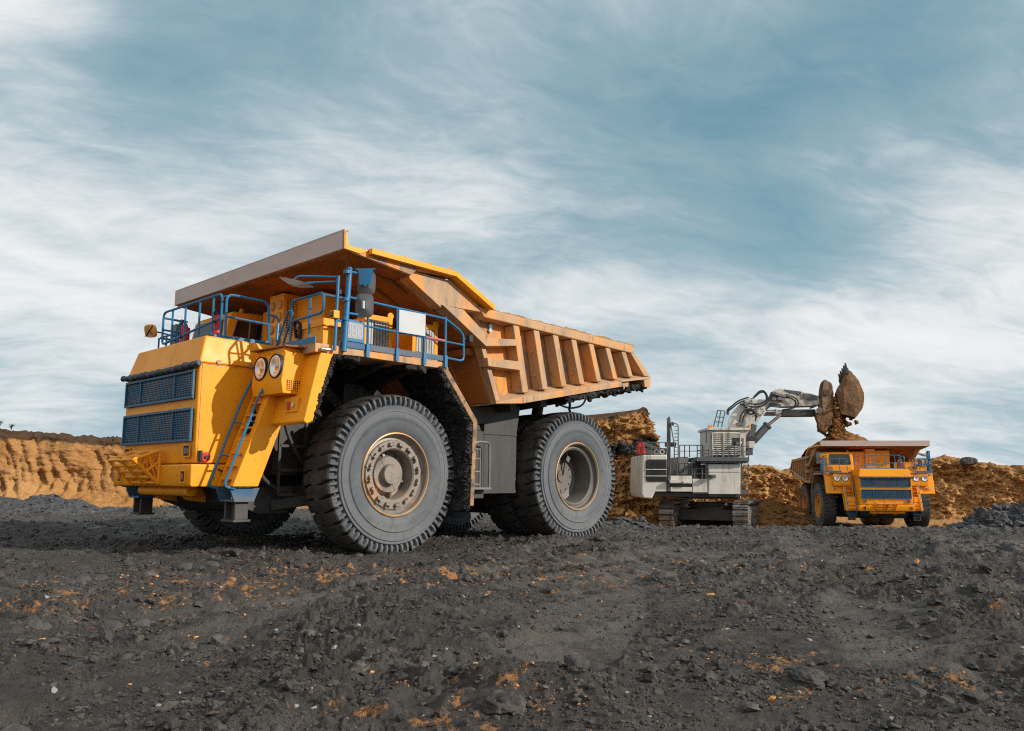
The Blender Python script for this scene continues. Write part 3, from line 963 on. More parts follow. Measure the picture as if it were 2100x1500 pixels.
def bank(name, pts, label, seed, step=.16, rows=84, plateau=26.0, slope=.42, gouge=1.0, talus=1.4, relief=1.0, soil=1.0, pits=0.0, teeth=0.0, flute=0.0):
    """a dug face: pts are (x, y, foot level, top level, coal seam 0..1); faces the camera side"""
    pts = np.array(pts, float)
    seg = np.hypot(np.diff(pts[:, 0]), np.diff(pts[:, 1]))
    S = np.concatenate([[0], np.cumsum(seg)])
    s = np.arange(0, S[-1], step)
    c = [np.interp(s, S, pts[:, i]) for i in range(5)]
    ker = np.hanning(23)
    ker /= ker.sum()
    x, y = [np.convolve(np.pad(q, 11, 'edge'), ker, 'valid') for q in c[:2]]
    tx, ty = np.gradient(x), np.gradient(y)
    L = np.hypot(tx, ty)
    nx, ny = ty / L, -tx / L                    # towards the camera for points running left to right
    H = c[3] - c[2]
    H = H + .22 * fbm(np.stack([s * .35, 0 * s + seed, 0 * s], 1), 5, .6) * np.clip(H / 3, .5, 2) + .16 * np.maximum(0, fbm(np.stack([s * 1.3, 0 * s + seed + 4, 0 * s], 1), 4, .65)) + .09 * np.maximum(0, fbm(np.stack([s * 4.3, 0 * s + seed + 4, 0 * s], 1), 2))
    v = np.linspace(0, 1, rows)
    Sg, Vg = np.meshgrid(s, v, indexing='ij')
    Hg = H[:, None] + 0 * Vg
    # profile: loose foot, steep face, rounded brow
    back = slope * Hg * (Vg ** 1.15) - talus * np.clip(1 - Vg / .28, 0, 1) ** 1.4
    back = back + .5 * np.clip((Vg - .93) / .07, 0, 1) ** 2
    Z = c[2][:, None] + Hg * Vg
    P = np.stack([Sg.ravel(), Z.ravel(), 0 * Z.ravel() + seed], 1)
    big = fbm(P * np.array([.20, .24, 1]) + 3, 5, .55).reshape(Sg.shape)
    mid = fbm(P * np.array([.75, .55, 1]) + 11, 5, .58, True).reshape(Sg.shape)
    sm = fbm(P * np.array([3.2, 3.6, 1]) + 19, 5, .68).reshape(Sg.shape)
    # bucket-tooth grooves: curved strokes in patches
    ph = Sg + .55 * np.sin((Vg * Hg) * .75 + 1.2 * fbm(np.stack([s * .08, 0 * s, 0 * s + seed], 1), 2)[:, None]) + .15 * big
    gm = sstep(-.12, .22, fbm(P * np.array([.17, .33, 1]) + 70, 3).reshape(Sg.shape)) * sstep(.12, .3, Vg) * sstep(.97, .85, Vg)
    gr = (np.abs(((ph / .62) % 1) - .5) * 2) ** 3
    # single sets of tooth strokes: three or four arcs side by side, cut with a sharp right edge
    strokes = np.zeros_like(Sg)
    if teeth:
        rs = np.random.RandomState(seed + 2)
        zz = Vg * Hg
        for _ in range(int(S[-1] * teeth)):
            s0, z0 = rs.uniform(0, S[-1]), rs.uniform(.7, 2.9)
            hh, bow, lean = rs.uniform(.5, .9), rs.uniform(-.1, .28), rs.uniform(-.55, .35)
            for q in range(rs.randint(3, 5)):
                t = (zz - z0 - rs.uniform(-.15, .15)) / hh
                d = Sg - (s0 + q * .58 + bow * (1 - t ** 2) + lean * t * hh)
                strokes = strokes - .17 * np.where(d < 0, np.exp(-(d / .26) ** 2), np.exp(-(d / .05) ** 2)) * sstep(1.0, .7, np.abs(t))
    flat_ = fbm(P * np.array([1.1, 4.5, 1]) + 57, 5, .62).reshape(Sg.shape)
    vfl = np.abs(fbm(P * np.array([1.5, .22, 1]) + 63, 3, .5)).reshape(Sg.shape) * sstep(.85, .5, Vg)
    t1 = fbm(P * np.array([.75, .9, 1]) + 41, 6, .62).reshape(Sg.shape)
    t2 = fbm(P * np.array([1.9, 2.2, 1]) + 47, 5, .62).reshape(Sg.shape)
    # blocks broken away along sharp edges
    crag = .30 * sstep(-.04, .04, t1) + .16 * sstep(.12, .17, t2) + .20 * sstep(.22, .30, t1) - .35
    off = .62 * big + relief * (.10 * mid * sstep(1.0, .85, Vg) + crag * sstep(1.0, .9, Vg) + .14 * t2 + .13 * sm) + gouge * .26 * gr * gm + strokes + .07 * flat_ + flute * .8 * vfl + pits * .30 * sstep(.42, .62, fbm(P * np.array([1.1, 1.3, 1]) + 91, 4, .6).reshape(Sg.shape))
    back = back - off * sstep(0, .1, Vg + .05)
    X = x[:, None] - nx[:, None] * back
    Y = y[:, None] - ny[:, None] * back
    Z = Z + .05 * sm + .03 * mid
    Z[:, 0] -= .8
    pl = np.array([.4, 1.0, 2, 4, 8, 15, plateau])
    X2 = X[:, -1:] - nx[:, None] * pl
    Y2 = Y[:, -1:] - ny[:, None] * pl
    P2 = np.stack([X2.ravel(), Y2.ravel(), 0 * X2.ravel()], 1)
    Z2 = Z[:, -1:] + .18 * fbm(P2 * .8, 4, .6).reshape(X2.shape) - .02 * pl
    X, Y, Z = [np.concatenate(q, 1) for q in ((X, X2), (Y, Y2), (Z, Z2))]
    dep = np.concatenate([Hg * (1 - Vg), 0 * X2], 1)
    top = soil * sstep(.85, .0, dep)
    vv = np.concatenate([Vg, 1 + 0 * X2], 1)
    coal = c[4][:, None] * np.exp(-((vv - .70) / .11) ** 2)
    o = np_mesh(name, np.stack([X.ravel(), Y.ravel(), Z.ravel()], 1), grid_faces(X.shape[0], X.shape[1]), M['bank'], attrs={'topsoil': top.ravel(), 'coal': coal.ravel()})
    o['kind'] = 'structure'
    o['label'] = label
    return o


bank('hill', [(-75, 10, -.3, 3.5, 0), (-45, 30, -.3, 3.6, 0), (-33, 36, -.3, 3.7, 0), (-26.5, 38.5, -.3, 3.78, 0), (-23.5, 39.5, -.3, 3.65, 0), (-20, 40.5, -.3, 3.45, 0), (-15, 43, -.4, 3.3, 0),
              (-6, 50, -1.0, 3.6, 0), (2, 58, -2.2, 4.0, 0)], 'sandy orange dug face with tooth grooves and dark topsoil at the left', 3, gouge=0, relief=.17, slope=.36, teeth=.8, step=.085, rows=110)
bank('hill', [(-3, 63, -2.4, 5.0, .3), (4, 63, -2.4, 6.2, .5), (8.0, 62, -2.4, 6.3, .85), (10.2, 62.5, -2.4, 7.1, .8), (12.0, 63, -2.4, 6.9, .85), (12.6, 64, -2.4, 6.3, 1), (13.0, 66, -2.4, 3.6, .7), (13.6, 74, -2.4, 3.0, 0)],
     'tall orange clay knoll with a black coal seam behind the excavator', 9, slope=.20, gouge=.3, talus=1.0, plateau=6, flute=.9, relief=1.2, soil=.62, step=.10, rows=110)
bank('hill', [(10, 76, -2.5, 2.7, 0), (20, 76, -2.5, 2.6, 0), (30, 74, -2.5, 2.9, 0), (38, 71, -2.5, 3.6, 0), (40, 70, -2.5, 3.25, 0), (43, 68.5, -2.5, 2.6, 0), (48, 67.5, -2.5, 2.45, 0), (70, 60, -2.5, 2.6, 0), (110, 30, -2.5, 2.6, 0)],
     'long orange clay dug face behind the far truck', 15, gouge=.4, flute=.6, relief=1.0, soil=.42, step=.12, rows=100)


# ---------------------------------------------------------------- dump truck (local axes: X forward, Y left, Z up, origin under the front axle)
TR, TW = 1.53, 0.92        # tyre radius and width
AXR = -5.37                # rear axle
YF = 2.60                  # tyre middle, front and outer rear
YR2 = 1.62                 # inner rear tyre


def tyre_mesh():
    half = [(.33, .745), (.39, .775), (.432, .84), (.452, .93), (.456, 1.00), (.457, 1.06), (.462, 1.068), (.444, 1.085), (.446, 1.15), (.442, 1.185), (.450, 1.192), (.448, 1.235), (.428, 1.25), (.432, 1.268), (.430, 1.295),
            (.400, 1.312), (.418, 1.335), (.430, 1.365), (.428, 1.40), (.422, 1.44), (.412, 1.475), (.392, 1.505), (.35, 1.518), (.29, 1.524), (.22, 1.528), (.15, 1.530), (.08, 1.531), (.03, 1.531)]
    prof = half + [(-a, r) for a, r in reversed(half)]
    lugs, per = 36, 20
    n = lugs * per
    nr = len(prof)
    Y0 = np.array([p[0] for p in prof])[:, None] + np.zeros((1, n))
    R0 = np.array([p[1] for p in prof])[:, None] + np.zeros((1, n))
    th = (np.arange(n) / n * 2 * PI)[None, :]
    ay = np.abs(Y0)
    side = np.sign(Y0)
    fr = (th * lugs / (2 * PI) + np.where(side > 0, 0, .5) + .75 * np.clip(.40 - ay, 0, 1) * side * 1.3) % 1
    # lateral groove: wide at the shoulder, dying out towards the middle
    wid = np.where(R0 > 1.50, np.interp(ay, [.06, .14, .30, .40], [0.0, .055, .095, .118]), .12)
    g = np.clip((wid - np.abs(fr - .5)) / .045, 0, 1)
    depth = np.where(ay < .41, .11, .09) * (R0 > 1.32)
    dep = g * depth
    tread = (R0 > 1.49)
    R1 = R0 - np.where(tread, dep, dep * .35)
    Y1 = Y0 - side * np.where(tread, 0, dep * .9)
    # a square pocket in the shoulder of each lug
    f2 = (fr + .0) % 1
    pk = np.clip((.17 - np.abs(((f2 + .5) % 1) - .5)) / .05, 0, 1) * ((R0 > 1.33) & (R0 < 1.46))
    Y1 = Y1 - side * .07 * pk
    # worn, uneven edges
    P = np.stack([R1 * np.cos(th), Y1, R1 * np.sin(th)], -1).reshape(-1, 3)
    wob = (fbm(P * 5, 3) * .006).reshape(R0.shape) * (R0 > 1.3)
    R1 = R1 + wob
    P = np.stack([R1 * np.cos(th), Y1, R1 * np.sin(th)], -1).reshape(-1, 3)
    # flat where it carries the load
    P[:, 2] = np.maximum(P[:, 2], -1.505)
    F = grid_faces(nr, n, True)
    me_o = np_mesh('tyre', P, F, M['rubber'], angle=42)
    me = me_o.data
    me.materials.append(M['tread'])
    rf = (R0[:-1] + R0[1:]) / 2
    idx = np.where(rf > 1.475, 1, 0).ravel().astype(np.int32)
    me.polygons.foreach_set('material_index', idx)
    bpy.data.objects.remove(me_o)
    return me


def rim_meshes():
    out = {}
    # front: bolt ring and a hub set deep in a dish; everything faces +Y
    mb = MB()
    mb.lathe([(.30, .76), (.405, .79), (.425, .765), (.40, .745), (.33, .735), (.29, .70), (.30, .66), (.335, .645), (.335, .50), (.31, .475), (.05, .45), (.02, .40), (.02, .0)], 72)
    for k in range(16):
        for e in (-.055, .055):
            a = 2 * PI * k / 16 + e
            x, z = .575 * math.cos(a), .575 * math.sin(a)
            mb.cyl((x, .33, z), (x, .405, z), .037, .033, 8)
        a = 2 * PI * k / 16
        x, z = .60 * math.cos(a), .60 * math.sin(a)
        mb.box(x - .05, x + .05, .33, .348, z - .05, z + .05)
    mb.cur = 1
    mb.lathe([(.40, .802), (.433, .790), (.437, .775), (.428, .762)], 72)
    out['rim'] = mb
    mb = MB()
    mb.lathe([(.02, .38), (.10, .37), (.14, .345), (.17, .335), (.17, .215), (.18, .20), (.285, .19), (.297, .18), (.297, .0)], 56)
    for k in range(6):
        a = 2 * PI * k / 6 + .3
        x, z = math.cos(a), math.sin(a)
        mb.bar((.33 * x, .09, .33 * z), (.46 * x, .04, .46 * z), .13, .05)
    mb.box(.20, .335, .165, .178, -.012, .012)
    mb.box(-.335, -.2, .165, .178, -.012, .012)
    for k in range(3):
        a = 2 * PI * k / 3
        mb.cyl((.035 * math.cos(a), .29, .035 * math.sin(a)), (.035 * math.cos(a), .303, .035 * math.sin(a)), .012, n=6)
    out['hub'] = mb
    mb = MB()
    mb.lathe([(.28, .77), (.41, .795), (.43, .77), (.41, .745), (.34, .735), (.31, .70), (.325, .665), (.30, .63), (.10, .61), (-.18, .60), (-.20, .56), (-.20, .0)], 72)
    mb.cur = 1
    mb.lathe([(.405, .805), (.437, .793), (.441, .778), (.431, .766)], 72)
    out['rim_rear'] = mb
    mb = MB()
    mb.lathe([(-.20, .42), (-.12, .41), (-.10, .39), (-.10, .15), (-.07, .14), (-.07, .0)], 56)
    for k in range(12):
        a = 2 * PI * k / 12
        mb.cyl((.34 * math.cos(a), -.10, .34 * math.sin(a)), (.34 * math.cos(a), -.075, .34 * math.sin(a)), .022, n=6)
    mb.bar((.05, -.06, .02), (.36, .0, -.14), .04, .04)
    mb.box(.33, .46, -.08, .06, -.2, -.08)
    mb.cyl((.46, -.02, -.14), (.58, -.02, -.18), .03, n=8)
    out['hub_rear'] = mb
    return out


TYRE = None


def make_wheel(parent, x, y, face, rear=False):
    """wheel > tyre, hub; the rim is the wheel's own mesh; face +1 or -1 is the side the dish looks to"""
    rm = rim_meshes()
    w = rm['rim_rear' if rear else 'rim'].build('wheel', [M['rim_dark'], M['rim_gold']] if rear else [M['rim'], M['rim_gold']], parent, angle=30)
    t = bpy.data.objects.new('tyre', TYRE)
    COL.objects.link(t)
    t.parent = w
    h = rm['hub_rear' if rear else 'hub'].build('hub', M['rim_dark'] if rear else M['rim'], w, angle=30)
    w.location = (x, y, TR)
    w.rotation_euler = (0, random.uniform(0, 6), 0 if face > 0 else PI)
    # turn the flattened patch of the tyre back to the ground
    t.rotation_euler = (0, -w.rotation_euler[1], 0)
    return w


def rail_loop(mb, pts, r=.022, rad=.12):
    mb.tube(fillet(pts, rad, 4), r, 8)


def mirror_y(p):
    return (p[0], -p[1], p[2])


def build_truck(root):
    P = root
    Y_, YD = M['yellow'], M['yellow_dusty']
    # ---- chassis
    mb = MB()
    for s in (-1, 1):
        y0, y1 = sorted((s * .55, s * .95))
        mb.prism([(2.3, 1.15), (2.3, 1.75), (-1.2, 1.85), (-3.2, 2.35), (-6.9, 2.75), (-6.9, 2.25), (-3.4, 1.7), (-1.2, 1.1)], y0, y1)
        mb.cyl((0.05, s * 1.75, 1.2), (-.05, s * 1.62, 2.6), .24, .24, 20)
        mb.cyl((-.05, s * 1.62, 2.4), (-.08, s * 1.58, 3.3), .17, .17, 20)
        mb.box(-.35, .35, s * 1.5 - .2, s * 1.5 + .2, 2.55, 3.35)
        mb.bar((.25, s * 2.1, 1.25), (1.5, s * .8, 1.2), .16, .2)
        mb.cyl((-2.55, s * 1.0, 1.55), (-3.4, s * 1.0, 2.75), .20, .20, 16)
        mb.cyl((-3.4, s * 1.0, 2.75), (-3.75, s * 1.0, 3.25), .12, .12, 16)
        mb.cyl((-6.2, s * .75, 2.2), (-6.5, s * .75, 3.5), .15, n=14)
    mb.cyl((0, -2.25, 1.45), (0, 2.25, 1.45), .33, n=24)
    mb.box(-.5, .5, -1.9, 1.9, 1.02, 1.6)
    mb.prism([(1.3, 1.3), (2.7, 1.28), (2.55, 1.0), (2.0, .80), (1.4, .80)], -1.45, 1.55)
    mb.bar((1.75, 1.5, .95), (.5, 2.2, 1.15), .2, .2)
    mb.cyl((0, -2.7, 1.45), (0, -2.2, 1.45), .33, n=24)
    mb.cyl((AXR, -2.3, TR), (AXR, 2.3, TR), .58, n=32)
    mb.cyl((AXR, -.9, TR), (AXR, .9, TR), .95, n=32)
    mb.prism([(-4.6, 1.1), (-4.6, 2.0), (-2.9, 2.2), (-2.9, 1.3)], -.5, .5)
    mb.box(-7.1, -6.5, -1.1, 1.1, 2.3, 2.95)
    mb.build('chassis', M['dark'], P, .02)
    # ---- engine block, seen in the wheel arch
    mb = MB()
    mb.box(-.6, 2.1, -1.1, 1.1, 1.76, 3.45)
    mb.box(.4, 1.7, 1.1, 1.45, 1.5, 3.0)
    mb.box(.4, 1.7, -1.45, -1.1, 1.5, 3.0)
    mb.cyl((.2, 1.2, 3.1), (2.0, 1.25, 3.1), .15, n=14)
    mb.cyl((.2, 1.35, 2.2), (1.9, 1.35, 2.3), .1, n=12)
    mb.tube(fillet([(1.9, 1.5, 2.6), (2.2, 1.75, 2.5), (2.2, 1.8, 1.5), (1.6, 1.7, 1.15)], .3), .045, 8)
    mb.tube(fillet([(1.5, 1.5, 2.9), (1.7, 1.8, 2.4), (1.3, 1.8, 1.7), (.5, 1.7, 1.5)], .3), .04, 8)
    mb.build('engine', M['dark'], P, .02)
    # light inspection stand under the nose side
    mb = MB()
    for (a, b) in [((1.75, 1.75, 1.15), (1.75, 1.75, 2.5)), ((1.2, 1.75, 1.15), (1.2, 1.75, 2.5)), ((1.2, 1.75, 1.15), (1.75, 1.75, 1.15)), ((1.2, 1.75, 1.6), (1.75, 1.75, 1.6)), ((1.2, 1.75, 2.05), (1.75, 1.75, 2.05))]:
        mb.bar(a, b, .05, .05)
    mb.build('inner_step', M['tank'], P)

    # ---- nose
    W0, W1 = 1.62, 1.50
    mb = MB()
    mb.prism([(3.27, 1.70), (3.30, 2.05), (3.31, 3.46), (1.3, 3.46), (2.25, 2.95), (2.52, 1.70)], -W0, W0)
    fr = [(3.31, -W0, 3.463), (3.31, W0, 3.463), (1.2, W0, 3.463), (1.2, -W0, 3.463)]
    tp = [(3.17, -W1, 3.98), (3.17, W1, 3.98), (1.2, W1 + .06, 3.93), (1.2, -W1 - .06, 3.93)]
    mb.loft(fr, tp)
    hood = mb.build('hood', M['yellow_spattered'], P, .035)
    for bx in ((1.6, 3.18, W0 + .001, W0 + .008, 3.44, 3.452), (3.245, 3.253, W0 + .001, W0 + .008, 1.72, 3.44), (1.6, 3.18, -W0 - .008, -W0 - .001, 3.44, 3.452)):
        mb = MB()
        mb.box(*bx)
        mb.build('panel_seam', M['yellow_dusty'], hood)
    for x in (2.95, 2.35):
        mb = MB()
        mb.cyl((x, W0 - .03, 3.50), (x, W0 + .02, 3.50), .045, n=12)
        mb.build('hood_clip', M['yellow_dusty'], hood)
    mb = MB()
    mb.cyl((3.11, W0, 1.81), (3.11, W0 + .035, 1.81), .085, n=20)
    mb.build('horn_button', M['red'], hood)
    mb = MB()
    mb.cyl((3.11, W0 + .035, 1.81), (3.11, W0 + .06, 1.81), .03, n=12)
    mb.cyl((3.21, W0 + .03, 1.74), (3.21, W0 + .03, 1.92), .035, n=10)
    mb.tube(fillet([(3.21, W0 + .03, 1.74), (3.2, W0 + .05, 1.62), (2.95, W0 + .06, 1.62), (2.82, W0 + .12, 1.56)], .06), .016, 8)
    mb.box(2.76, 2.81, W0 + .095, W0 + .125, 1.47, 1.58)
    mb.build('switch_cable', M['black'], hood)
    # grilles
    for (z0, z1) in ((2.83, 3.34), (2.08, 2.67)):
        xf = 3.325
        mb = MB()
        for (a, b) in ((z0, z0 + .045), (z1 - .045, z1)):
            mb.box(xf, xf + .045, -1.53, 1.53, a, b)
        for y in (-1.53, 1.485):
            mb.box(xf, xf + .045, y, y + .045, z0 + .045, z1 - .045)
        for y in (-.80, .74):
            mb.box(xf + .004, xf + .040, y, y + .04, z0 + .045, z1 - .045)
        g = mb.build('grille', M['grille_frame'], P, .006)
        mb = MB()
        y = -1.46
        while y < 1.46:
            mb.box(xf + .006, xf + .016, y, y + .022, z0 + .04, z1 - .04)
            y += .062
        z = z0 + .085
        while z < z1 - .07:
            mb.box(xf + .004, xf + .018, -1.49, 1.49, z, z + .018)
            z += .040
        mb.build('grille_mesh', M['grille'], g)
        mb = MB()
        mb.box(xf - .012, xf - .006, -1.5, 1.5, z0 + .02, z1 - .02)
        mb.build('radiator_core', M['radiator'], g)
    # rolled tarp over the upper grille
    pts, rad = [], []
    for i in range(60):
        t = i / 59
        pts.append((3.375 + .012 * math.sin(i * 1.9), -1.66 + 3.40 * t, 3.425 + .012 * math.sin(i * 1.3) - .02 * math.sin(t * PI)))
        rad.append(.055 + .009 * math.sin(i * 2.3) + .006 * random.uniform(-1, 1))
    mb = MB()
    mb.tube(pts, rad, 12)
    mb.build('rolled_tarp', M['tarp'], P)
    # bumper
    mb = MB()
    mb.prism([(3.37, 1.29), (3.40, 1.33), (3.395, 1.685), (2.50, 1.685), (2.57, 1.30)], -1.71, 1.71)
    bump = mb.build('bumper', M['yellow_spattered'], P, .03)
    mb = MB()
    mb.tube([(3.1, -1.0, 1.22), (3.1, 1.15, 1.22)], .10, 16)
    for s in (-1, 1):
        mb.prism([(3.2, 1.27), (2.6, 1.27), (2.6, 1.0), (2.95, 1.05)], s * .62 - .05, s * .62 + .05)
    mb.build('tow_bar', M['yellow_spattered'], bump, .01)
    # marker lamps set into the front
    for (x, y, z, own, s) in [(3.305, 1.33, 1.92, hood, 1), (3.305, -1.33, 1.92, hood, -1), (3.40, 1.45, 1.47, bump, 1), (3.40, -1.38, 1.47, bump, -1)]:
        w = .12 if own is hood else .08
        mb = MB()
        mb.box(x - .03, x + .006, y - w, y + w, z - .09, z + .09)
        l = mb.build('marker_lamp', M['black'], own, .006)
        mb = MB()
        mb.box(x + .006, x + .016, y - w + .03, y + .01, z - .05, z + .05)
        if own is hood:
            mb.box(x + .006, x + .016, y + .03, y + w - .03, z - .05, z + .05)
        # own raised rim
        mb.build('lamp_lens', M['lamp_red' if own is bump else 'grey'], own)
        mb = MB()
        for (a, b, c, d) in [(-w - .02, w + .02, .09, .11), (-w - .02, w + .02, -.11, -.09), (-w - .02, -w, -.09, .09), (w, w + .02, -.09, .09)]:
            mb.box(x + .001, x + .022, y + a, y + b, z + c, z + d)
        mb.build('lamp_bezel', Y_, own)
    # folding steps in front: two yellow tube cages
    for (ya, yb) in ((.46, -.07), (-.13, -.72)):
        mb = MB()
        for y in (ya, yb):
            A, B, T = (3.42, y, 1.94), (3.41, y, 1.34), (3.86, y - .02, 1.77)
            mb.tube([A, T], .036, 8)
            mb.tube([T, B], .036, 8)
            mb.tube([B, A], .032, 8)
            mb.tube([(3.64, y, 1.855), (3.41, y, 1.55)], .02, 8)
            mb.tube([(3.64, y, 1.56), (3.415, y, 1.75)], .02, 8)
        for t in (0, .24, .48, .72, .95):
            x, z = 3.86 + (3.41 - 3.86) * t, 1.77 + (1.34 - 1.77) * t
            mb.tube([(x, ya, z), (x, yb, z)], .030, 8)
        for t in (.4, .95):
            x, z = 3.86 + (3.42 - 3.86) * t, 1.77 + (1.94 - 1.77) * t
            mb.tube([(x, ya, z), (x, yb, z)], .02, 8)
        mb.tube([(3.43, ya, 1.92), (3.43, yb, 1.36)], .018, 8)
        mb.tube([(3.43, ya, 1.36), (3.43, yb, 1.92)], .018, 8)
        mb.build('folding_step', Y_, P)

    # ---- both front corners (s = +1 is the truck's left, nearest the camera)
    for s in (1, -1):
        def q(y0, y1):
            return (min(s * y0, s * y1), max(s * y0, s * y1))
        ya, yb = q(1.90, 3.40)
        mb = MB()
        # leg and low panel of the fender
        mb.prism([(2.27, 2.40), (2.21, 2.355), (2.09, 2.41), (1.77, 3.52), (1.72, 3.60), (1.98, 3.60), (2.02, 3.50)], ya, yb)
        y2a, y2b = q(1.78, 2.36)
        mb.prism([(2.345, 2.94), (2.96, 1.30), (2.48, 1.30), (2.10, 2.33), (2.0, 2.94)], *q(2.24, 2.37))
        mb.prism([(2.62, 2.15), (2.78, 1.30), (2.50, 1.30), (2.20, 2.33)], *q(1.66, 2.239))
        mb.prism([(2.10, 2.35), (2.30, 2.94), (2.0, 3.58), (1.9, 3.58), (1.9, 2.5)], *q(1.64, 2.235))
        fd = mb.build('fender', M['yellow_spattered'], P, .02)
        # mud packed along the back of the leg
        rs = np.random.RandomState(31 + s)
        n = 1100
        t = rs.uniform(0, 1, n)
        X = 2.13 + (1.76 - 2.13) * t - rs.uniform(0, .09, n)
        Z = 2.43 + (3.52 - 2.43) * t
        Yv = s * (3.375 - np.abs(rs.normal(0, .16, n)))
        sc = scatter('mud', np.stack([X, Yv, Z], 1), rs.lognormal(-3.7, .45, n), M['mud'], .9, 41 + s, .4, 0, .5)
        sc.parent = fd
        sc['kind'] = 'stuff'
        # marker lamp in the panel
        mb = MB()
        xm = 2.225
        mb.box(xm - .03, xm + .03, *q(2.74, 3.14), 2.57, 2.83)
        fl = mb.build('lamp_housing', Y_, fd, .015)
        mb = MB()
        mb.box(xm + .03, xm + .045, *q(2.82, 2.92), 2.62, 2.76)
        mb.build('lamp_lens', M['lamp_red'], fl)
        mb = MB()
        mb.cyl((xm + .03, s * 3.02, 2.70), (xm + .05, s * 3.02, 2.70), .045, n=16)
        mb.build('marker_lamp', M['chrome'], fl)
        # headlight box
        mb = MB()
        for (a, b) in ((1.93, 2.448), (2.452, 2.96)):
            mb.prism([(2.41, 3.62), (2.47, 3.10), (2.43, 2.89), (1.96, 2.89), (1.80, 3.10), (1.80, 3.62)], *q(a, b))
        hb = mb.build('headlight_box', M['yellow'], P, .015)
        mb = MB()
        yo = s * 2.96
        mb.box(1.98, 2.36, min(yo, yo + s * .006), max(yo, yo + s * .006), 2.96, 3.12)
        mb.cur = 1
        for i in range(10):
            x = 1.975 + i * .0405
            mb.box(x, x + .012, min(yo + s * .004, yo + s * .02), max(yo + s * .004, yo + s * .02), 2.95, 3.13)
        for i in range(6):
            z = 2.95 + i * .034
            mb.box(1.975, 2.36, min(yo + s * .005, yo + s * .022), max(yo + s * .005, yo + s * .022), z, z + .01)
        mb.build('vent_grille', [M['black'], Y_], hb)
        for yl in (2.215, 2.735):
            c = (2.425, s * yl, 3.375)
            mb = MB()
            mb.lathe([(0, .215), (.055, .215), (.06, .205), (.05, .19)], 40, c, 'X')
            mb.build('headlight', M['black'], hb)
            mb = MB()
            mb.lathe([(.045, .195), (.055, .17), (.05, .15), (.03, .10), (.012, .055), (.012, 0)], 40, c, 'X')
            mb.cyl((c[0] + .012, c[1], c[2]), (c[0] + .05, c[1], c[2]), .028, .02, 14)
            mb.box(c[0] + .05, c[0] + .056, c[1] - .05, c[1] + .01, c[2] - .12, c[2] - .085)
            mb.build('lamp_reflector', M['lens'], hb)
        # visor plate over the box
        mb = MB()
        mb.slab([(2.52, s * 1.92, 3.70), (2.43, s * 2.98, 3.70), (1.70, s * 3.22, 3.70), (1.70, s * 1.92, 3.70)], (0, 0, .03))
        mb.build('visor', M['rust_under'], P, .006)
        mb = MB()
        mb.box(1.72, 2.40, *q(1.95, 2.9), 3.62, 3.70)
        mb.build('visor_bracket', M['yellow'], P, .01)
        # ladder
        la, lb = q(1.80, 2.21)
        mb = MB()
        for y in (1.77, 2.22):
            mb.prism([(2.93, 1.30), (2.33, 2.98), (2.06, 3.58), (1.92, 3.58), (2.22, 2.92), (2.81, 1.30)], *q(y - .015, y + .015))
        for i in range(10):
            z = 1.42 + i * .225
            x = 2.90 - (z - 1.30) * .357
            mb.box(x - .11, x + .02, la, lb, z, z + .025)
        ld = mb.build('ladder', M['yellow_spattered'], P, .006)
        for y in (1.72, 2.30):
            mb = MB()
            pth = [(2.88, s * y, 1.27), (3.08, s * y, 1.30), (2.52, s * y, 2.86), (2.30, s * y, 3.3), (2.18, s * y, 3.62), (2.05, s * y, 3.6)]
            mb.tube(fillet(pth, .12, 4), .024, 8)
            for (x, z) in ((2.87, 1.86), (2.66, 2.45)):
                mb.tube([(x + .02, s * y, z), (x - .12, s * (1.78 if y < 2 else 2.22), z - .03)], .017, 6)
            mb.build('handrail', M['blue'], ld)
        # blue foot bracket and drop step
        mb = MB()
        mb.prism([(2.96, 1.28), (2.40, 1.28), (2.50, 1.04), (2.86, 1.04)], *q(1.74, 1.78))
        mb.prism([(2.96, 1.28), (2.40, 1.28), (2.50, 1.04), (2.86, 1.04)], *q(2.24, 2.28))
        mb.box(2.50, 2.86, *q(1.78, 2.24), 1.04, 1.08)
        mb.box(2.46, 2.50, *q(1.78, 2.24), 1.08, 1.28)
        ft = mb.build('foot_bracket', M['blue_dirty'], P, .008)
        mb = MB()
        mb.box(2.56, 2.80, *q(1.80, 1.86), .74, 1.04)
        mb.box(2.56, 2.80, *q(2.14, 2.20), .74, 1.04)
        mb.box(2.66, 2.70, *q(1.86, 2.14), .74, 1.04)
        mb.box(2.52, 2.84, *q(1.77, 2.23), .70, .74)
        mb.build('drop_step', M['tank'], ft, .006)
        # deck over the wheel
        mb = MB()
        mb.prism([(1.76, 3.60), (1.70, 3.76), (-.90, 3.73), (-.96, 3.60), (-.4, 3.60), (1.2, 3.62)], *q(1.2, 3.385))
        mb.box(-.96, 2.05, *q(0.01, 1.199), 3.60, 3.74)
        mb.box(1.72, 2.08, *q(1.9, 3.36), 3.602, 3.765)
        dk = mb.build('deck', M['yellow_dusty'], P, .015)
        rs = np.random.RandomState(51 + s)
        n = 2600
        X = rs.uniform(-.9, 1.75, n)
        Yv = s * rs.uniform(2.2, 3.39, n)
        Z = 3.60 - rs.uniform(0, .03, n)
        edge = rs.uniform(size=n) < .22
        Yv = np.where(edge, s * (3.35 - np.abs(rs.normal(0, .04, n))), Yv)
        kp = fbm(np.stack([X * 1.5, Yv, Z], 1) + 5, 3) > -.1
        sc = scatter('mud', np.stack([X, Yv, Z], 1)[kp], rs.lognormal(-3.6, .5, n)[kp], M['mud'], .8, 61 + s, .4, 0, .9)
        sc.parent = dk
        sc['kind'] = 'stuff'
        mb = MB()
        mb.box(-.90, 1.62, *q(3.386, 3.405), 3.745, 3.855)
        mb.build('kick_plate', M['blue_dirty'], dk, .004)
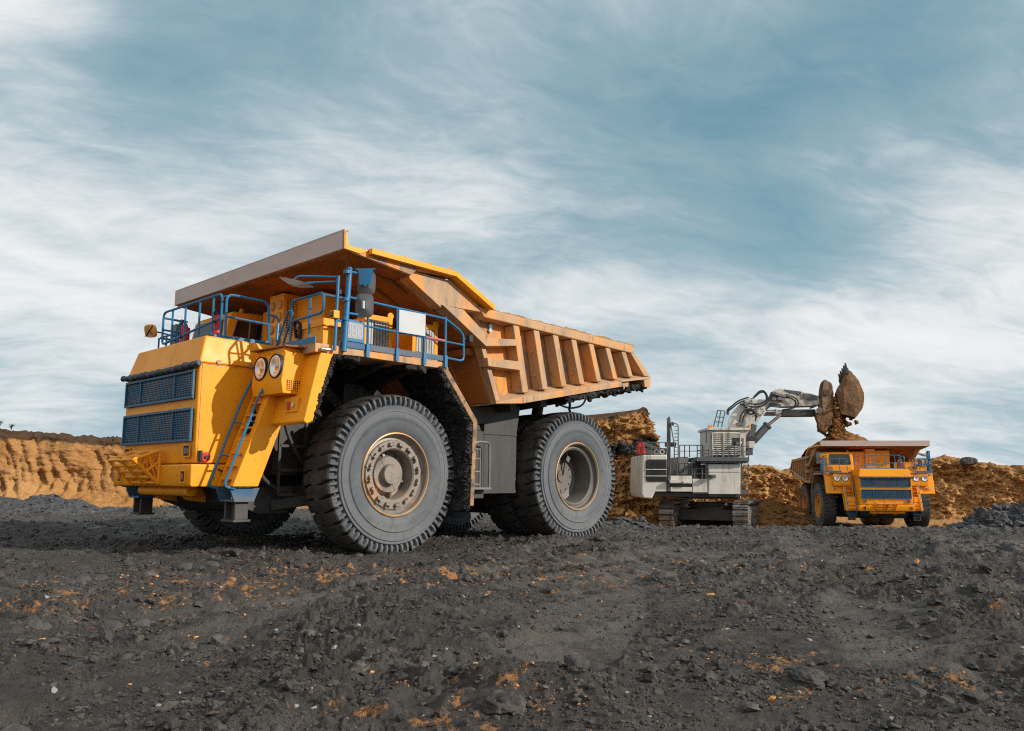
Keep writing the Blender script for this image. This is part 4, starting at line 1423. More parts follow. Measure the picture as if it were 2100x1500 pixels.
        mb = MB()
        mb.box(2.081, 2.10, *q(2.30, 3.38), 3.765, 3.87)
        mb.build('kick_plate', M['blue'], dk, .004)
        # cross ribs under the deck, dark inner arch
        mb = MB()
        mb.box(-.85, 1.7, *q(1.28, 1.36), 2.3, 3.6)
        for x in (1.25, .55, -.2):
            mb.prism([(3.35 * s, 3.59), (1.4 * s, 3.59), (1.4 * s, 3.15), (3.0 * s, 3.45)], x - .03, x + .03, 'X')
        mb.bar((1.4, s * 1.9, 3.5), (.2, s * 1.75, 2.6), .18, .2)
        mb.box(1.55, 1.85, *q(2.0, 2.75), 2.85, 3.5)
        mb.build('wheel_arch', M['mud'], P, .015)
        # rear mudguard with its coat of mud
        gp = [(-.88, 3.66), (-1.74, 2.62), (-1.66, .92), (-1.56, .92), (-1.62, 2.58), (-.78, 3.60)]
        mb = MB()
        mb.prism(gp, *q(2.1, 3.40))
        mg = mb.build('mudguard', M['guard_edge'], P, .01)
        # crust as an uneven sheet on the side the wheel throws at
        path = [(-.75, 3.60), (-1.585, 2.575), (-1.525, .86)]
        seglen = [math.dist(path[0], path[1]), math.dist(path[1], path[2])]
        tot = sum(seglen)
        U, V = np.meshgrid(np.linspace(0, 1, 110), np.linspace(0, 1, 60), indexing='ij')
        d = U.ravel() * tot
        px = np.interp(d, [0, seglen[0], tot], [p[0] for p in path])
        pz = np.interp(d, [0, seglen[0], tot], [p[1] for p in path])
        py = 2.08 + V.ravel() * 1.33
        nz_ = np.stack([px * 4, py * 4, pz * 4], 1)
        th_ = .06 + .05 * fbm(nz_, 5, .65) + .05 * np.maximum(0, fbm(nz_ * .5 + 9, 3))
        rag = .05 * fbm(np.stack([d * 6, 0 * d, 0 * d + s], 1), 4, .6)
        py = np.where(V.ravel() > .9, py + rag, py)
        o = np_mesh('mud', np.stack([px + th_, s * py, pz - .25 * th_], 1), grid_faces(110, 60), M['mud'], mg)
        o['kind'] = 'stuff'
        rs = np.random.RandomState(71 + s)
        n = 2400
        d = rs.uniform(0, tot, n)
        px = np.interp(d, [0, seglen[0], tot], [p[0] for p in path])
        pz = np.interp(d, [0, seglen[0], tot], [p[1] for p in path])
        py = s * np.where(rs.uniform(size=n) < .22, 3.385 - np.abs(rs.normal(0, .03, n)), rs.uniform(2.1, 3.4, n))
        sc = scatter('mud', np.stack([px + rs.uniform(-.02, .10, n), py, pz], 1), rs.lognormal(-3.8, .45, n), M['mud'], .9, 81 + s, .4, 0, .5)
        sc.parent = mg
        sc['kind'] = 'stuff'

    # ---- left deck furniture (nearest the camera)
    mb = MB()
    rail_loop(mb, [(1.50, 3.40, 4.66), (-.85, 3.40, 4.60), (-1.32, 3.40, 4.37), (-1.34, 3.40, 3.80), (-.86, 3.40, 3.82)], .024, .12)
    mb.tube([(1.50, 3.40, 4.20), (-1.34, 3.40, 4.13)], .020, 8)
    for x in (1.03, .36, -.30, -.84):
        mb.tube([(x, 3.415, 3.66), (x, 3.40, 4.64)], .024, 8)
        mb.box(x - .035, x + .035, 3.406, 3.44, 3.62, 3.86)
    lr = mb.build('railing', M['blue'], P)
    mb = MB()
    rail_loop(mb, [(1.98, 2.36, 3.86), (1.98, 2.36, 4.66), (1.98, 3.42, 4.66), (1.98, 3.42, 4.30), (1.98, 2.34, 4.28)], .024, .12)
    mb.tube([(1.98, 2.98, 3.85), (1.98, 2.98, 4.66)], .022, 8)
    mb.tube(fillet([(1.98, 1.88, 3.86), (1.98, 2.26, 4.50), (1.98, 2.42, 4.45), (1.98, 2.10, 3.86)], .1), .022, 8)
    mb.tube([(1.98, 3.40, 4.62), (1.55, 3.40, 4.62)], .02, 8)
    mb.tube([(1.75, 3.42, 4.20), (1.5, 3.40, 4.20)], .02, 8)
    mb.build('railing', M['blue'], P)
    mb = MB()
    mb.tube([(1.55, 3.44, 3.66), (1.47, 3.42, 5.17)], .05, 12)
    mb.cyl((1.47, 3.42, 5.16), (1.47, 3.42, 5.20), .06, .04, 12)
    for z in (4.25, 4.60, 5.1):
        mb.cyl((1.53, 3.43, z - .03), (1.53, 3.43, z + .03), .065, n=12)
    rail_loop(mb, [(1.47, 3.42, 5.12), (1.12, 3.45, 5.12), (1.12, 3.45, 4.36), (1.49, 3.42, 4.36)], .024, .14)
    ca, sa = math.cos(R_(40)), math.sin(R_(40))
    c_ = Vector((1.15, 3.50, 4.95)) + Vector((ca, sa, 0)) * .10
    mb.slab([c_ + Vector((-sa * u, ca * u, w)) for (u, w) in [(-.20, .25), (.20, .25), (.13, .205), (.10, -.05), (-.10, -.05), (-.13, .205)]], Vector((ca, sa, 0)) * .015)
    mp = mb.build('mirror_post', M['blue'], P)
    for zc, xc in ((4.95, 1.15), (4.53, 1.18)):
        bk = []
        for (sx, sz, dx) in ((.165, .215, 0), (.165, .215, .03), (.145, .195, .035), (.05, .07, .085)):
            ring = []
            for a in range(24):
                t = 2 * PI * a / 24
                c, si = math.cos(t), math.sin(t)
                ring.append((abs(c) ** .45 * math.copysign(1, c) * sx, abs(si) ** .45 * math.copysign(1, si) * sz, dx))
            bk.append(ring)
        vs, fs = [], []
        ang = R_(40)
        for ring in bk:
            for (u, w, d) in ring:
                vs.append((xc + d * math.cos(ang) - u * math.sin(ang), 3.50 + d * math.sin(ang) + u * math.cos(ang), zc + w))
        for i in range(3):
            for a in range(24):
                b = (a + 1) % 24
                fs.append((i * 24 + a, i * 24 + b, (i + 1) * 24 + b, (i + 1) * 24 + a))
        fs.append(tuple(range(72, 96)))
        mb = MB()
        mb.add(vs, fs)
        mb.cur = 1
        mb.add([tuple(Vector(v) - Vector((math.cos(ang), math.sin(ang), 0)) * .004) for v in vs[:24]], [tuple(range(24))])
        mb.build('mirror', [M['mirror_back'], M['mirror_glass']], P, angle=18)
        mb = MB()
        a_ = Vector((math.cos(ang), math.sin(ang), 0))
        c_ = Vector((xc, 3.50, zc)) + a_ * .075
        mb.bar(c_ + Vector((0, 0, .07)), c_ - Vector((0, 0, .07)), .05, .05)
        mb.build('mirror_clamp', M['white'], P, .005)
    # front mirror on its own arm
    mb = MB()
    mb.tube([(1.74, 3.44, 3.66), (1.70, 3.42, 5.0)], .03, 10)
    rail_loop(mb, [(1.70, 3.42, 4.98), (2.2, 2.9, 5.0), (2.24, 2.78, 4.92), (2.16, 2.84, 4.86)], .018, .08)
    mb.tube([(1.70, 3.42, 4.9), (2.1, 2.95, 4.88)], .018, 8)
    mb.build('mirror_arm', M['blue'], P)
    mb = MB()
    ring = []
    for a in range(24):
        t = 2 * PI * a / 24
        ring.append((abs(math.cos(t)) ** .6 * math.copysign(1, math.cos(t)), abs(math.sin(t)) ** .6 * math.copysign(1, math.sin(t))))
    ax, ay, an = Vector((-.28, .92, -.26)).normalized(), Vector((.80, .30, .18)).normalized(), None
    an = ax.cross(ay).normalized()
    ctr = Vector((2.18, 2.82, 4.90))
    vs = [ctr + ax * u * .37 + ay * w * .15 for (u, w) in ring] + [ctr + an * .07 + ax * u * .14 + ay * w * .06 for (u, w) in ring]
    vs += [ctr - an * .006 + ax * u * .36 + ay * w * .14 for (u, w) in ring]
    fs = [(a, (a + 1) % 24, (a + 1) % 24 + 24, a + 24) for a in range(24)] + [tuple(range(24, 48))]
    mb.add(vs[:48], fs)
    mb.cur = 1
    mb.add(vs[48:], [tuple(range(24))])
    mb.build('mirror', [M['grey_plastic'], M['mirror_glass']], P, angle=15)
    # work lamp, camera and whip aerial
    mb = MB()
    mb.box(1.70, 1.82, 3.36, 3.50, 4.22, 4.36)
    wl = mb.build('work_lamp', Y_, P, .01)
    mb = MB()
    mb.box(1.82, 1.83, 3.385, 3.475, 4.245, 4.335)
    mb.build('lamp_lens', M['glass'], wl)
    mb = MB()
    mb.box(-1.50, -1.40, 3.38, 3.50, 4.20, 4.34)
    mb.bar((-1.34, 3.40, 4.26), (-1.42, 3.42, 4.27), .04, .04)
    mb.build('rear_camera', M['black'], P, .01)
    mb = MB()
    mb.tube([(1.60, 3.32, 4.62), (1.56, 3.32, 4.80), (1.40, 3.28, 5.50)], .007, 6)
    mb.box(1.57, 1.63, 3.29, 3.35, 4.70, 4.78)
    mb.build('whip_aerial', M['black'], P)
    mb = MB()
    mb.cyl((1.68, 3.30, 3.74), (1.95, 3.36, 3.71), .0, .0, 6) if 0 else None
    mb.tube([(1.99, 3.41, 3.66), (1.82, 3.415, 3.66)], .035, 10)
    mb.build('side_lamp', M['chrome'], P)
    # load display: three unlit digits of seven bars
    mb = MB()
    mb.box(1.10, 1.58, 3.36, 3.42, 3.86, 4.26)
    db = mb.build('load_display', M['blue'], P, .01)
    mb = MB()
    mb.box(1.15, 1.53, 3.42, 3.426, 3.92, 4.21)
    mb.build('display_panel', M['lcd'], db)
    mb = MB()
    for i in range(3):
        cx = 1.475 - i * .135
        w, h = .040, .095
        for (a, b, c, d) in [(-w, w, h, h + .014), (-w, w, -.007, .007), (-w, w, -h - .014, -h), (-w - .014, -w, .008, h), (w, w + .014, .008, h), (-w - .014, -w, -h, -.008), (w, w + .014, -h, -.008)]:
            mb.box(cx + a, cx + b, 3.4265, 3.431, 4.065 + c, 4.065 + d)
    mb.build('digit_bars', M['segment'], db)
    # white board tied to the railing
    mb = MB()
    mb.box(-.29, .35, 3.427, 3.445, 4.17, 4.60)
    mb.build('sign_board', M['white'], P, .004)
    mb = MB()
    mb.tube([(-.33, 3.40, 4.165), (-.84, 3.40, 4.155)], .027, 8)
    mb.build('hose_wrap', surf_pink(), P)
    # resistor boxes
    for x0 in (.14, -1.02):
        mb = MB()
        mb.box(x0, x0 + .60, 1.85, 2.88, 3.76, 4.48)
        mb.box(x0 - .03, x0 + .06, 2.72, 2.93, 3.76, 4.50)
        mb.box(x0 + .54, x0 + .63, 2.72, 2.93, 3.76, 4.50)
        mb.box(x0 - .03, x0 + .63, 2.70, 2.935, 4.44, 4.54)
        for y in (2.88, 1.95):
            mb.cyl((x0 - .01, y - .02, 4.58), (x0 - .01, y + .02, 4.58), .07, n=14)
            mb.cyl((x0 + .60, y - .02, 4.58), (x0 + .60, y + .02, 4.58), .07, n=14)
        gb = mb.build('resistor_box', M['yellow'], P, .008)
        mb = MB()
        for i in range(7):
            x = x0 + .085 + i * .067
            mb.box(x, x + .053, 2.88, 2.945, 3.78, 4.43)
        mb.build('cooling_fins', M['fins'], gb, .004)
    mb = MB()
    mb.box(1.05, 1.80, 1.75, 3.15, 3.765, 4.13)
    mb.box(.82, 1.45, 1.85, 2.6, 4.13, 4.40)
    mb.box(1.0, 1.82, 1.72, 3.18, 4.13, 4.15)
    for i in range(6):
        mb.cyl((1.80, 1.9 + i * .22, 4.09), (1.83, 1.9 + i * .22, 4.09), .018, n=8)
    mb.build('battery_box', M['yellow'], P, .01)
    # right deck: shorter railing with its mirrors
    mb = MB()
    rail_loop(mb, [(2.0, -1.9, 3.86), (2.0, -1.95, 4.66), (2.0, -3.42, 4.66), (1.2, -3.42, 4.66), (1.2, -3.42, 3.75)], .024, .12)
    mb.tube([(2.0, -1.95, 4.28), (2.0, -3.42, 4.28), (1.2, -3.42, 4.28)], .02, 8)
    for y in (-2.4, -3.0, -3.42):
        mb.tube([(2.0, y, 3.8), (2.0, y, 4.66)], .022, 8)
    mb.build('railing', M['blue'], P)
    mb = MB()
    mb.tube([(1.55, -3.44, 3.66), (1.5, -3.44, 5.1)], .05, 12)
    rail_loop(mb, [(1.5, -3.44, 5.05), (1.5, -3.62, 5.05), (1.5, -3.62, 4.4), (1.5, -3.44, 4.4)], .024, .1)
    mb.tube([(1.6, -3.42, 4.75), (2.14, -3.45, 4.82)], .018, 8)
    mb.build('mirror_post', M['blue'], P)
    for zc in (4.88, 4.52):
        mb = MB()
        mb.prism([(-.14, -.19), (.14, -.19), (.16, -.15), (.16, .15), (.14, .19), (-.14, .19), (-.16, .15), (-.16, -.15)], 1.52, 1.60, 'X')
        mb.v = [(x, y - 3.62, z + zc) for (x, y, z) in mb.v]
        mb.build('mirror', M['mirror_back'], P, .02)
    mb = MB()
    vs = [Vector((2.16, -3.45, 4.82)) + Vector((-.10, .97, -.1)).normalized() * u * .24 + Vector((.2, .02, .97)).normalized() * w * .15 for (u, w) in ring]
    vs2 = [v + Vector((.06, 0, -.02)) * 1 for v in vs]
    mb.loft(vs, vs2)
    om = mb.build('mirror', M['rim_orange'], P, .015, label='orange round cornered mirror')
    mb = MB()
    c_ = Vector((2.228, -3.45, 4.80))
    for (a, b) in ((-1, 1), (1, 1)):
        mb.tube([c_ + Vector((0, -.19 * a, -.10 * b)), c_ + Vector((0, .19 * a, .10 * b))], .012, 6)
    mb.build('mirror_bracket', M['black'], om)
    # ---- railing on the hood
    mb = MB()
    rail_loop(mb, [(2.75, 1.20, 3.96), (2.75, 1.20, 4.86), (2.75, -1.40, 4.86), (2.75, -1.40, 4.18), (2.75, 1.20, 4.40)], .024, .14)
    for y in (-.95, -.35, .28, .85):
        mb.tube([(2.75, y, 3.97), (2.75, y, 4.86)], .022, 8)
    rail_loop(mb, [(2.75, -1.40, 4.75), (2.2, -1.50, 4.75), (2.2, -1.50, 4.1), (2.75, -1.42, 4.1)], .024, .14)
    mb.tube([(2.75, -1.40, 4.5), (2.2, -1.50, 4.5)], .02, 8)
    mb.build('railing', M['blue'], P)
    mb = MB()
    rail_loop(mb, [(2.77, 1.42, 3.96), (2.77, 1.42, 4.81), (1.93, 1.42, 4.79), (1.88, 1.42, 3.92)], .025, .14)
    mb.tube([(2.76, 1.42, 4.39), (1.90, 1.42, 4.36)], .020, 8)
    rail_loop(mb, [(1.93, 1.42, 4.55), (1.72, 1.46, 4.52), (1.84, 1.60, 3.7)], .022, .1)
    mb.tube([(2.75, 1.25, 4.79), (2.77, 1.42, 4.77)], .014, 6)
    mb.build('railing', M['blue'], P)
    mb = MB()
    mb.box(1.90, 2.98, 1.40, 1.435, 3.955, 4.03)
    mb.box(2.82, 2.85, -1.4, 1.395, 3.975, 4.03)
    mb.build('kick_plate', M['blue'], P, .004)
    for y in (.86, -.56):
        mb = MB()
        mb.lathe([(4.08, 0), (4.08, .07), (4.09, .085), (4.44, .085), (4.48, .06), (4.51, .03), (4.51, 0)], 20, (2.66, y, 0), 'Z')
        fe = mb.build('fire_extinguisher', M['red'], P)
        mb = MB()
        mb.cyl((2.66, y, 4.51), (2.66, y, 4.57), .025, n=10)
        mb.bar((2.60, y, 4.57), (2.74, y, 4.60), .03, .02)
        mb.tube(fillet([(2.70, y, 4.53), (2.78, y + .05, 4.5), (2.77, y + .08, 4.2)], .05), .012, 6)
        mb.box(2.57, 2.59, y - .05, y + .05, 4.1, 4.45)
        mb.build('valve', M['black'], fe)
    # ---- cab (on the truck's right)
    mb = MB()
    prof = [(1.52, 3.75), (1.50, 4.20), (1.34, 5.02), (1.26, 5.12), (.36, 5.16), (.30, 5.08), (.30, 3.75)]
    mb.prism(prof, -3.05, -1.36)
    cb = mb.build('cab', M['yellow'], P, .05, seg=3)
    mb = MB()
    mb.slab([(1.515, -1.52, 4.28), (1.515, -2.90, 4.28), (1.38, -2.86, 4.97), (1.38, -1.56, 4.97)], (.006, 0, .001))
    mb.slab([(1.24, -1.352, 4.57), (.58, -1.352, 4.54), (.54, -1.352, 4.90), (1.14, -1.352, 4.93)], (0, .006, 0))
    mb.slab([(1.24, -3.058, 4.35), (.58, -3.058, 4.35), (.54, -3.058, 4.90), (1.14, -3.058, 4.93)], (0, -.006, 0))
    mb.build('window', M['glass'], cb)
    mb = MB()
    for (a, b) in [((1.26, -1.35, 4.54), (.56, -1.35, 4.51)), ((.56, -1.35, 4.51), (.51, -1.35, 4.93)), ((.51, -1.35, 4.93), (1.15, -1.35, 4.96)), ((1.15, -1.35, 4.96), (1.26, -1.35, 4.54)), ((.86, -1.35, 4.53), (.84, -1.35, 4.93))]:
        mb.bar(a, b, .03, .03)
    mb.build('window_frame', M['yellow_dusty'], cb)
    mb = MB()
    mb.bar((1.55, -2.25, 4.30), (1.48, -1.85, 4.62), .02, .015)
    mb.bar((1.55, -2.75, 4.30), (1.48, -2.35, 4.62), .02, .015)
    mb.build('wiper', M['black'], cb)
    mb = MB()
    mb.cyl((.95, -1.55, 5.14), (.95, -1.55, 5.24), .06, .05, 12)
    mb.build('beacon', M['lamp_amber'], cb)
    mb = MB()
    mb.box(1.52, 1.75, -3.0, -1.5, 3.765, 4.15)
    mb.build('cab_step_box', M['yellow'], P, .02)
    # ---- electric cabinets
    mb = MB()
    mb.box(0, .60, -1.22, -.36, 3.75, 5.16)
    mb.box(0, .60, .22, 1.27, 3.75, 5.24)
    mb.box(0, .92, -.355, .215, 3.75, 5.34)
    mb.box(.60, .615, .27, .72, 3.95, 5.15)
    mb.box(.60, .615, .76, 1.22, 3.95, 5.15)
    mb.box(.60, .615, -1.17, -.41, 3.95, 5.08)
    ec = mb.build('electric_cabinet', M['yellow'], P, .012)
    mb = MB()
    for i in range(5):
        for y in (-.22, .08):
            z = 4.08 + i * .255
            mb.lathe([(0, .095), (.035, .095), (.045, .085), (.035, .075), (.035, 0)], 20, (.92, y, z), 'X')
    mb.build('port_cover', M['yellow_dusty'], ec)
    mb = MB()
    mb.box(.66, .86, .2155, .220, 4.10, 5.22)
    mb.cur = 1
    for i in range(22):
        mb.box(.655, .865, .2195, .232, 4.11 + i * .051, 4.13 + i * .051)
    for i in range(4):
        mb.box(.66 + i * .064, .672 + i * .064, .2195, .235, 4.10, 5.22)
    mb.build('vent_grille', [M['black'], Y_], ec)
    mb = MB()
    mb.tube(fillet([(.63, .5, 4.6), (.72, .5, 4.6), (.72, .5, 4.45), (.63, .5, 4.45)], .04), .012, 6)
    mb.build('handle', M['black'], ec)
    mb = MB()
    mb.tube(fillet([(.63, .95, 4.6), (.72, .95, 4.6), (.72, .95, 4.45), (.63, .95, 4.45)], .04), .012, 6)
    mb.build('handle', M['black'], ec)
    mb = MB()
    mb.tube(fillet([(1.82, 2.3, 4.0), (1.9, 2.35, 4.3), (1.86, 2.5, 4.25), (1.84, 2.45, 3.95)], .1), .03, 8)
    mb.build('cable_loop', M['black'], P)

    # ---- tank, side ladder and box between the wheels
    for s in (1, -1):
        def q(y0, y1):
            return (min(s * y0, s * y1), max(s * y0, s * y1))
        mb = MB()
        mb.prism([(-2.72, 1.14), (-2.72, 2.95), (-3.0, 3.05), (-3.86, 3.10), (-3.74, 2.45), (-3.72, 1.14)], *q(1.35, 2.58))
        mb.box(-3.74, -2.70, *q(2.581, 2.60), 2.42, 2.46)
        tk = mb.build('side_tank', M['tank'], P, .015)
        mb = MB()
        mb.box(-2.30, -1.80, *q(2.0, 3.02), 1.05, 2.45)
        mb.prism([(-1.82, 2.45), (-2.26, 2.45), (-2.20, 2.58), (-1.86, 2.58)], *q(2.1, 2.98))
        mb.build('control_box', M['tank'], P, .02)
        mb = MB()
        for x in (-1.82, -2.04):
            mb.tube([(x, s * 3.16, 1.28), (x, s * 3.16, 2.08)], .022, 8)
        for z in (1.34, 1.6, 1.86, 2.06):
            mb.tube([(-1.82, s * 3.16, z), (-2.04, s * 3.16, z)], .018, 8)
        rail_loop(mb, [(-1.75, s * 3.2, 2.1), (-1.95, s * 3.2, 2.22), (-2.28, s * 3.2, 2.2), (-2.28, s * 3.2, 1.26)], .024, .08)
        mb.box(-2.32, -1.74, *q(2.98, 3.22), 1.24, 1.28)
        mb.build('side_ladder', M['grey'], P)

    # ---- dump body
    root_b = None
    fl = lambda x: 3.05 + (-2.35 - x) * .178          # floor line, rising to the tail
    mb = MB()
    mb.prism([(.10, 5.30), (-1.92, 4.18), (-2.35, 3.05), (-2.48, 3.05), (-2.05, 4.24), (.0, 5.40)], -3.12, 3.12)      # front wall
    mb.prism([(1.62, 5.49), (.11, 5.305), (-.02, 5.42), (-.95, 5.45), (-.95, 5.50), (1.62, 5.56)], -3.48, 3.48)       # canopy
    mb.prism([(-2.36, 3.055), (-2.36, 3.0), (-7.7, fl(-7.7) - .08), (-7.84, fl(-7.84)), (-7.84, fl(-7.84) + .05), (-2.49, fl(-2.49) + .08)], -3.1, 3.1)   # floor
    for s in (1, -1):
        y0, y1 = sorted((s * 3.0, s * 3.118))
        mb.prism([(.05, 5.38), (-.95, 5.47), (-1.95, 5.0), (-7.15, 4.80), (-7.75, fl(-7.75) + .2), (-7.75, fl(-7.75)), (-2.37, 3.09), (-2.0, 4.26)], y0, y1)
    body = mb.build('dump_body', [M['panel_dusty']], P, .01)
    mb = MB()
    mb.box(1.62, 1.66, -3.5, 3.5, 5.50, 5.835)
    mb.box(1.56, 1.66, -3.5, 3.5, 5.836, 5.86)
    mb.build('canopy_lip', M['lip'], body, .006)
    mb = MB()
    # underside skin and its stiffeners
    mb.prism([(1.60, 5.485), (.12, 5.30), (.12, 5.292), (1.60, 5.477)], -3.46, 3.46)
    mb.prism([(.09, 5.29), (-1.925, 4.17), (-2.345, 3.06), (-2.335, 3.055), (-1.915, 4.165), (.10, 5.285)], -3.09, 3.09)
    for y in (-2.2, -.75, .75, 2.2):
        mb.prism([(.02, 5.23), (-1.92, 4.155), (-2.33, 3.06), (-2.22, 3.05), (-1.80, 4.10), (.12, 5.18)], y - .14, y + .14)
    for y in (-2.9, -1.5, 0, 1.5, 2.9):
        mb.prism([(.75, 5.372), (.12, 5.288), (-.25, 5.07)], y - .03, y + .03)
    mb.box(-1.95, -1.75, -3.05, 3.05, 4.02, 4.16)
    mb.build('underside', M['rust_under'], body, .01)
    for s in (1, -1):
        def q(y0, y1):
            return (min(s * y0, s * y1), max(s * y0, s * y1))
        # canopy edge plate and its end gusset
        mb = MB()
        mb.prism([(1.55, 5.57), (1.62, 5.84), (1.66, 5.84), (1.66, 5.50), (1.30, 5.47), (1.10, 5.57)], *q(3.44, 3.50))
        for (a, b) in (((1.12, 5.545), (-.95, 5.50)), ((-.95, 5.50), (-2.02, 4.98))):
            d = Vector((b[0] - a[0], 0, b[1] - a[1])).normalized()
            n_ = Vector((-d.z, 0, d.x)) * .05
            pa = [(a[0] + n_.x, a[1] + n_.z), (b[0] + n_.x, b[1] + n_.z), (b[0] - n_.x, b[1] - n_.z), (a[0] - n_.x, a[1] - n_.z)]
            mb.prism(pa, *q(3.30, 3.60))
        for x in (.9, .35, -.25, -.75):
            mb.tube(fillet([(x, s * 3.55, 5.57), (x - .03, s * 3.55, 5.63), (x - .09, s * 3.55, 5.56)], .02, 2), .012, 6)
        mb.build('canopy_edge', M['yellow'], body, .008)
        # side plate between canopy and wall, and the slanting front edge
        mb = MB()
        mb.prism([(1.15, 5.44), (.13, 5.31), (-.68, 4.86), (-1.93, 4.89), (-.95, 5.40)], *q(3.12, 3.40))
        mb.prism([(.12, 5.305), (-.70, 4.845), (-.70, 4.80), (.10, 5.24)], *q(3.12, 3.42))
        mb.prism([(-.72, 4.86), (-1.94, 4.17), (-1.90, 4.45), (-1.28, 4.855)], *q(3.12, 3.44))
        mb.prism([(-.73, 4.87), (-1.30, 4.865), (-2.2, 4.55), (-1.91, 4.20)], *q(3.12, 3.30)) if 0 else None
        mb.prism([(-1.95, 4.36), (-2.86, 4.44), (-2.86, 4.30), (-1.93, 4.18)], *q(3.12, 3.42))
        mb.prism([(-1.98, 3.95), (-2.95, 3.97), (-2.98, 3.78), (-2.02, 3.77)], *q(3.12, 3.42))
        mb.prism([(-1.92, 4.17), (-2.36, 3.06), (-2.48, 3.10), (-2.05, 4.17)], *q(3.12, 3.30))
        mb.build('front_frame', M['yellow_dusty'], body, .012)
        # top rail
        mb = MB()
        mb.prism([(-1.70, 4.99), (-1.90, 4.78), (-2.8, 4.76), (-7.16, 4.62), (-7.22, 4.74), (-7.05, 4.83)], *q(3.06, 3.42))
        mb.build('top_rail', M['yellow_dusty'], body, .03)
        # foot rail with its sloping shelf, tail frame
        mb = MB()
        A, B = (-3.02, 3.18), (-6.58, 3.83)
        mb.loft([(A[0], s * 3.12, A[1] + .16), (A[0], s * 3.46, A[1] + .02), (A[0], s * 3.46, A[1] - .12), (A[0], s * 3.12, A[1] - .12)],
                [(B[0], s * 3.12, B[1] + .16), (B[0], s * 3.46, B[1] + .02), (B[0], s * 3.46, B[1] - .10), (B[0], s * 3.12, B[1] - .10)])
        mb.loft([(-2.36, s * 3.12, 3.09), (-2.36, s * 3.30, 3.05), (-2.36, s * 3.30, 3.02), (-2.36, s * 3.12, 3.02)],
                [(-3.015, s * 3.12, 3.34), (-3.015, s * 3.46, 3.20), (-3.015, s * 3.46, 3.06), (-3.015, s * 3.12, 3.06)])
        mb.loft([(-6.58, s * 3.12, 3.98), (-6.58, s * 3.44, 3.87), (-6.58, s * 3.44, 3.84), (-6.58, s * 3.12, 3.84)],
                [(-7.86, s * 3.12, 4.22), (-7.86, s * 3.44, 4.10), (-7.86, s * 3.44, 4.05), (-7.86, s * 3.12, 4.05)])
        mb.prism([(-7.55, 3.98), (-7.86, 4.04), (-7.80, 3.82), (-7.58, 3.80)], *q(2.7, 3.44))
        mb.prism([(-6.72, 3.84), (-7.0, 3.89), (-6.98, 3.72), (-6.76, 3.68)], *q(3.0, 3.36))
        mb.prism([(-7.02, 4.62), (-7.22, 4.62), (-7.86, 4.11), (-7.60, 4.09)], *q(3.12, 3.42))
        mb.build('foot_rail', M['yellow_dusty'], body, .012)
        for i in range(7):
            xt = -2.87 - i * .647
            xb = xt - .27
            zt, zb = 4.75 - i * .021, 3.18 + .183 * (-3.0 - xb) + .10
            w = .11
            mb = MB()
            a = [(xt - w, s * 3.12, zt), (xt + w, s * 3.12, zt), (xt + w * .85, s * 3.40, zt), (xt - w * .85, s * 3.40, zt)]
            b = [(xb - w, s * 3.12, zb), (xb + w, s * 3.12, zb), (xb + w * .85, s * 3.42, zb), (xb - w * .85, s * 3.42, zb)]
            mb.loft(a, b)
            if i in (1, 3):
                for t in (.35, .75):
                    x, z = xt + (xb - xt) * t + w * .95, zt + (zb - zt) * t
                    mb.cyl((x - .02, s * 3.25, z), (x + .03, s * 3.25, z), .05, n=12)
            mb.build('rib', M['yellow_dusty'], body, .02)
        mb = MB()
        mb.cyl((-2.32, s * 3.12, 4.70), (-2.32, s * 3.17, 4.70), .05, n=12)
        mb.cyl((-2.32, s * 3.12, 4.60), (-2.32, s * 3.17, 4.60), .05, n=12)
        mb.build('side_eye', M['chrome'], body)
    mb = MB()
    for y in (-1.6, -.75, .75, 1.6):
        mb.prism([(-2.4, 2.98), (-7.5, fl(-7.5) - .10), (-7.3, fl(-7.3) - .34), (-2.6, 2.72)], y - .12, y + .12)
    for x in (-3.2, -4.2, -5.2, -6.2, -7.1):
        mb.bar((x, -3.0, fl(x) - .18), (x, 3.0, fl(x) - .18), .2, .2)
    mb.prism([(-2.3, 3.0), (-3.1, 3.04), (-3.0, 2.72), (-2.5, 2.62)], -2.6, 2.6)
    mb.build('floor_beam', M['dark'], body, .01)
    rs = np.random.RandomState(3)
    n = 900
    X = rs.uniform(-7.8, -4.6, n)
    Z = 3.05 + (-2.35 - X) * .178 - .10 - np.abs(rs.normal(0, .05, n))
    Yv = np.where(rs.uniform(size=n) < .6, 3.40 - np.abs(rs.normal(0, .25, n)), rs.uniform(-3.2, 3.2, n))
    sc = scatter('mud', np.stack([X, Yv, Z], 1), rs.lognormal(-3.2, .5, n), M['mud'], .8, 7, .4, 0, .8)
    sc.parent = body
    sc['kind'] = 'stuff'
    # rock ejector chain and hoses under the body
    mb = MB()
    mb.tube(fillet([(-5.9, 1.62, 3.52), (-6.3, 1.62, 3.38), (-6.8, 1.62, 3.30), (-7.3, 1.62, 3.42), (-7.5, 1.62, 3.72)], .4), .025, 8)
    for i in range(7):
        mb.tube([(-6.75 + (.02 if i % 2 else -.02), 1.62, 3.75 - i * .09), (-6.75 - (.02 if i % 2 else -.02), 1.62, 3.67 - i * .09)], .035, 6)
    mb.build('ejector_chain', M['black'], P)
    # ---- wheels
    make_wheel(P, 0, YF, 1)
    make_wheel(P, 0, -YF - .38, -1)
    for s in (1, -1):
        make_wheel(P, AXR, s * YF, s, True)
        make_wheel(P, AXR, s * YR2, s, True)


_pink = None


def surf_pink():
    global _pink
    _pink = _pink or surf('faded_red_wrap', (0.40, 0.12, 0.15), 0.6)
    return _pink


def children(o):
    return [c for c in bpy.data.objects if c.parent == o]


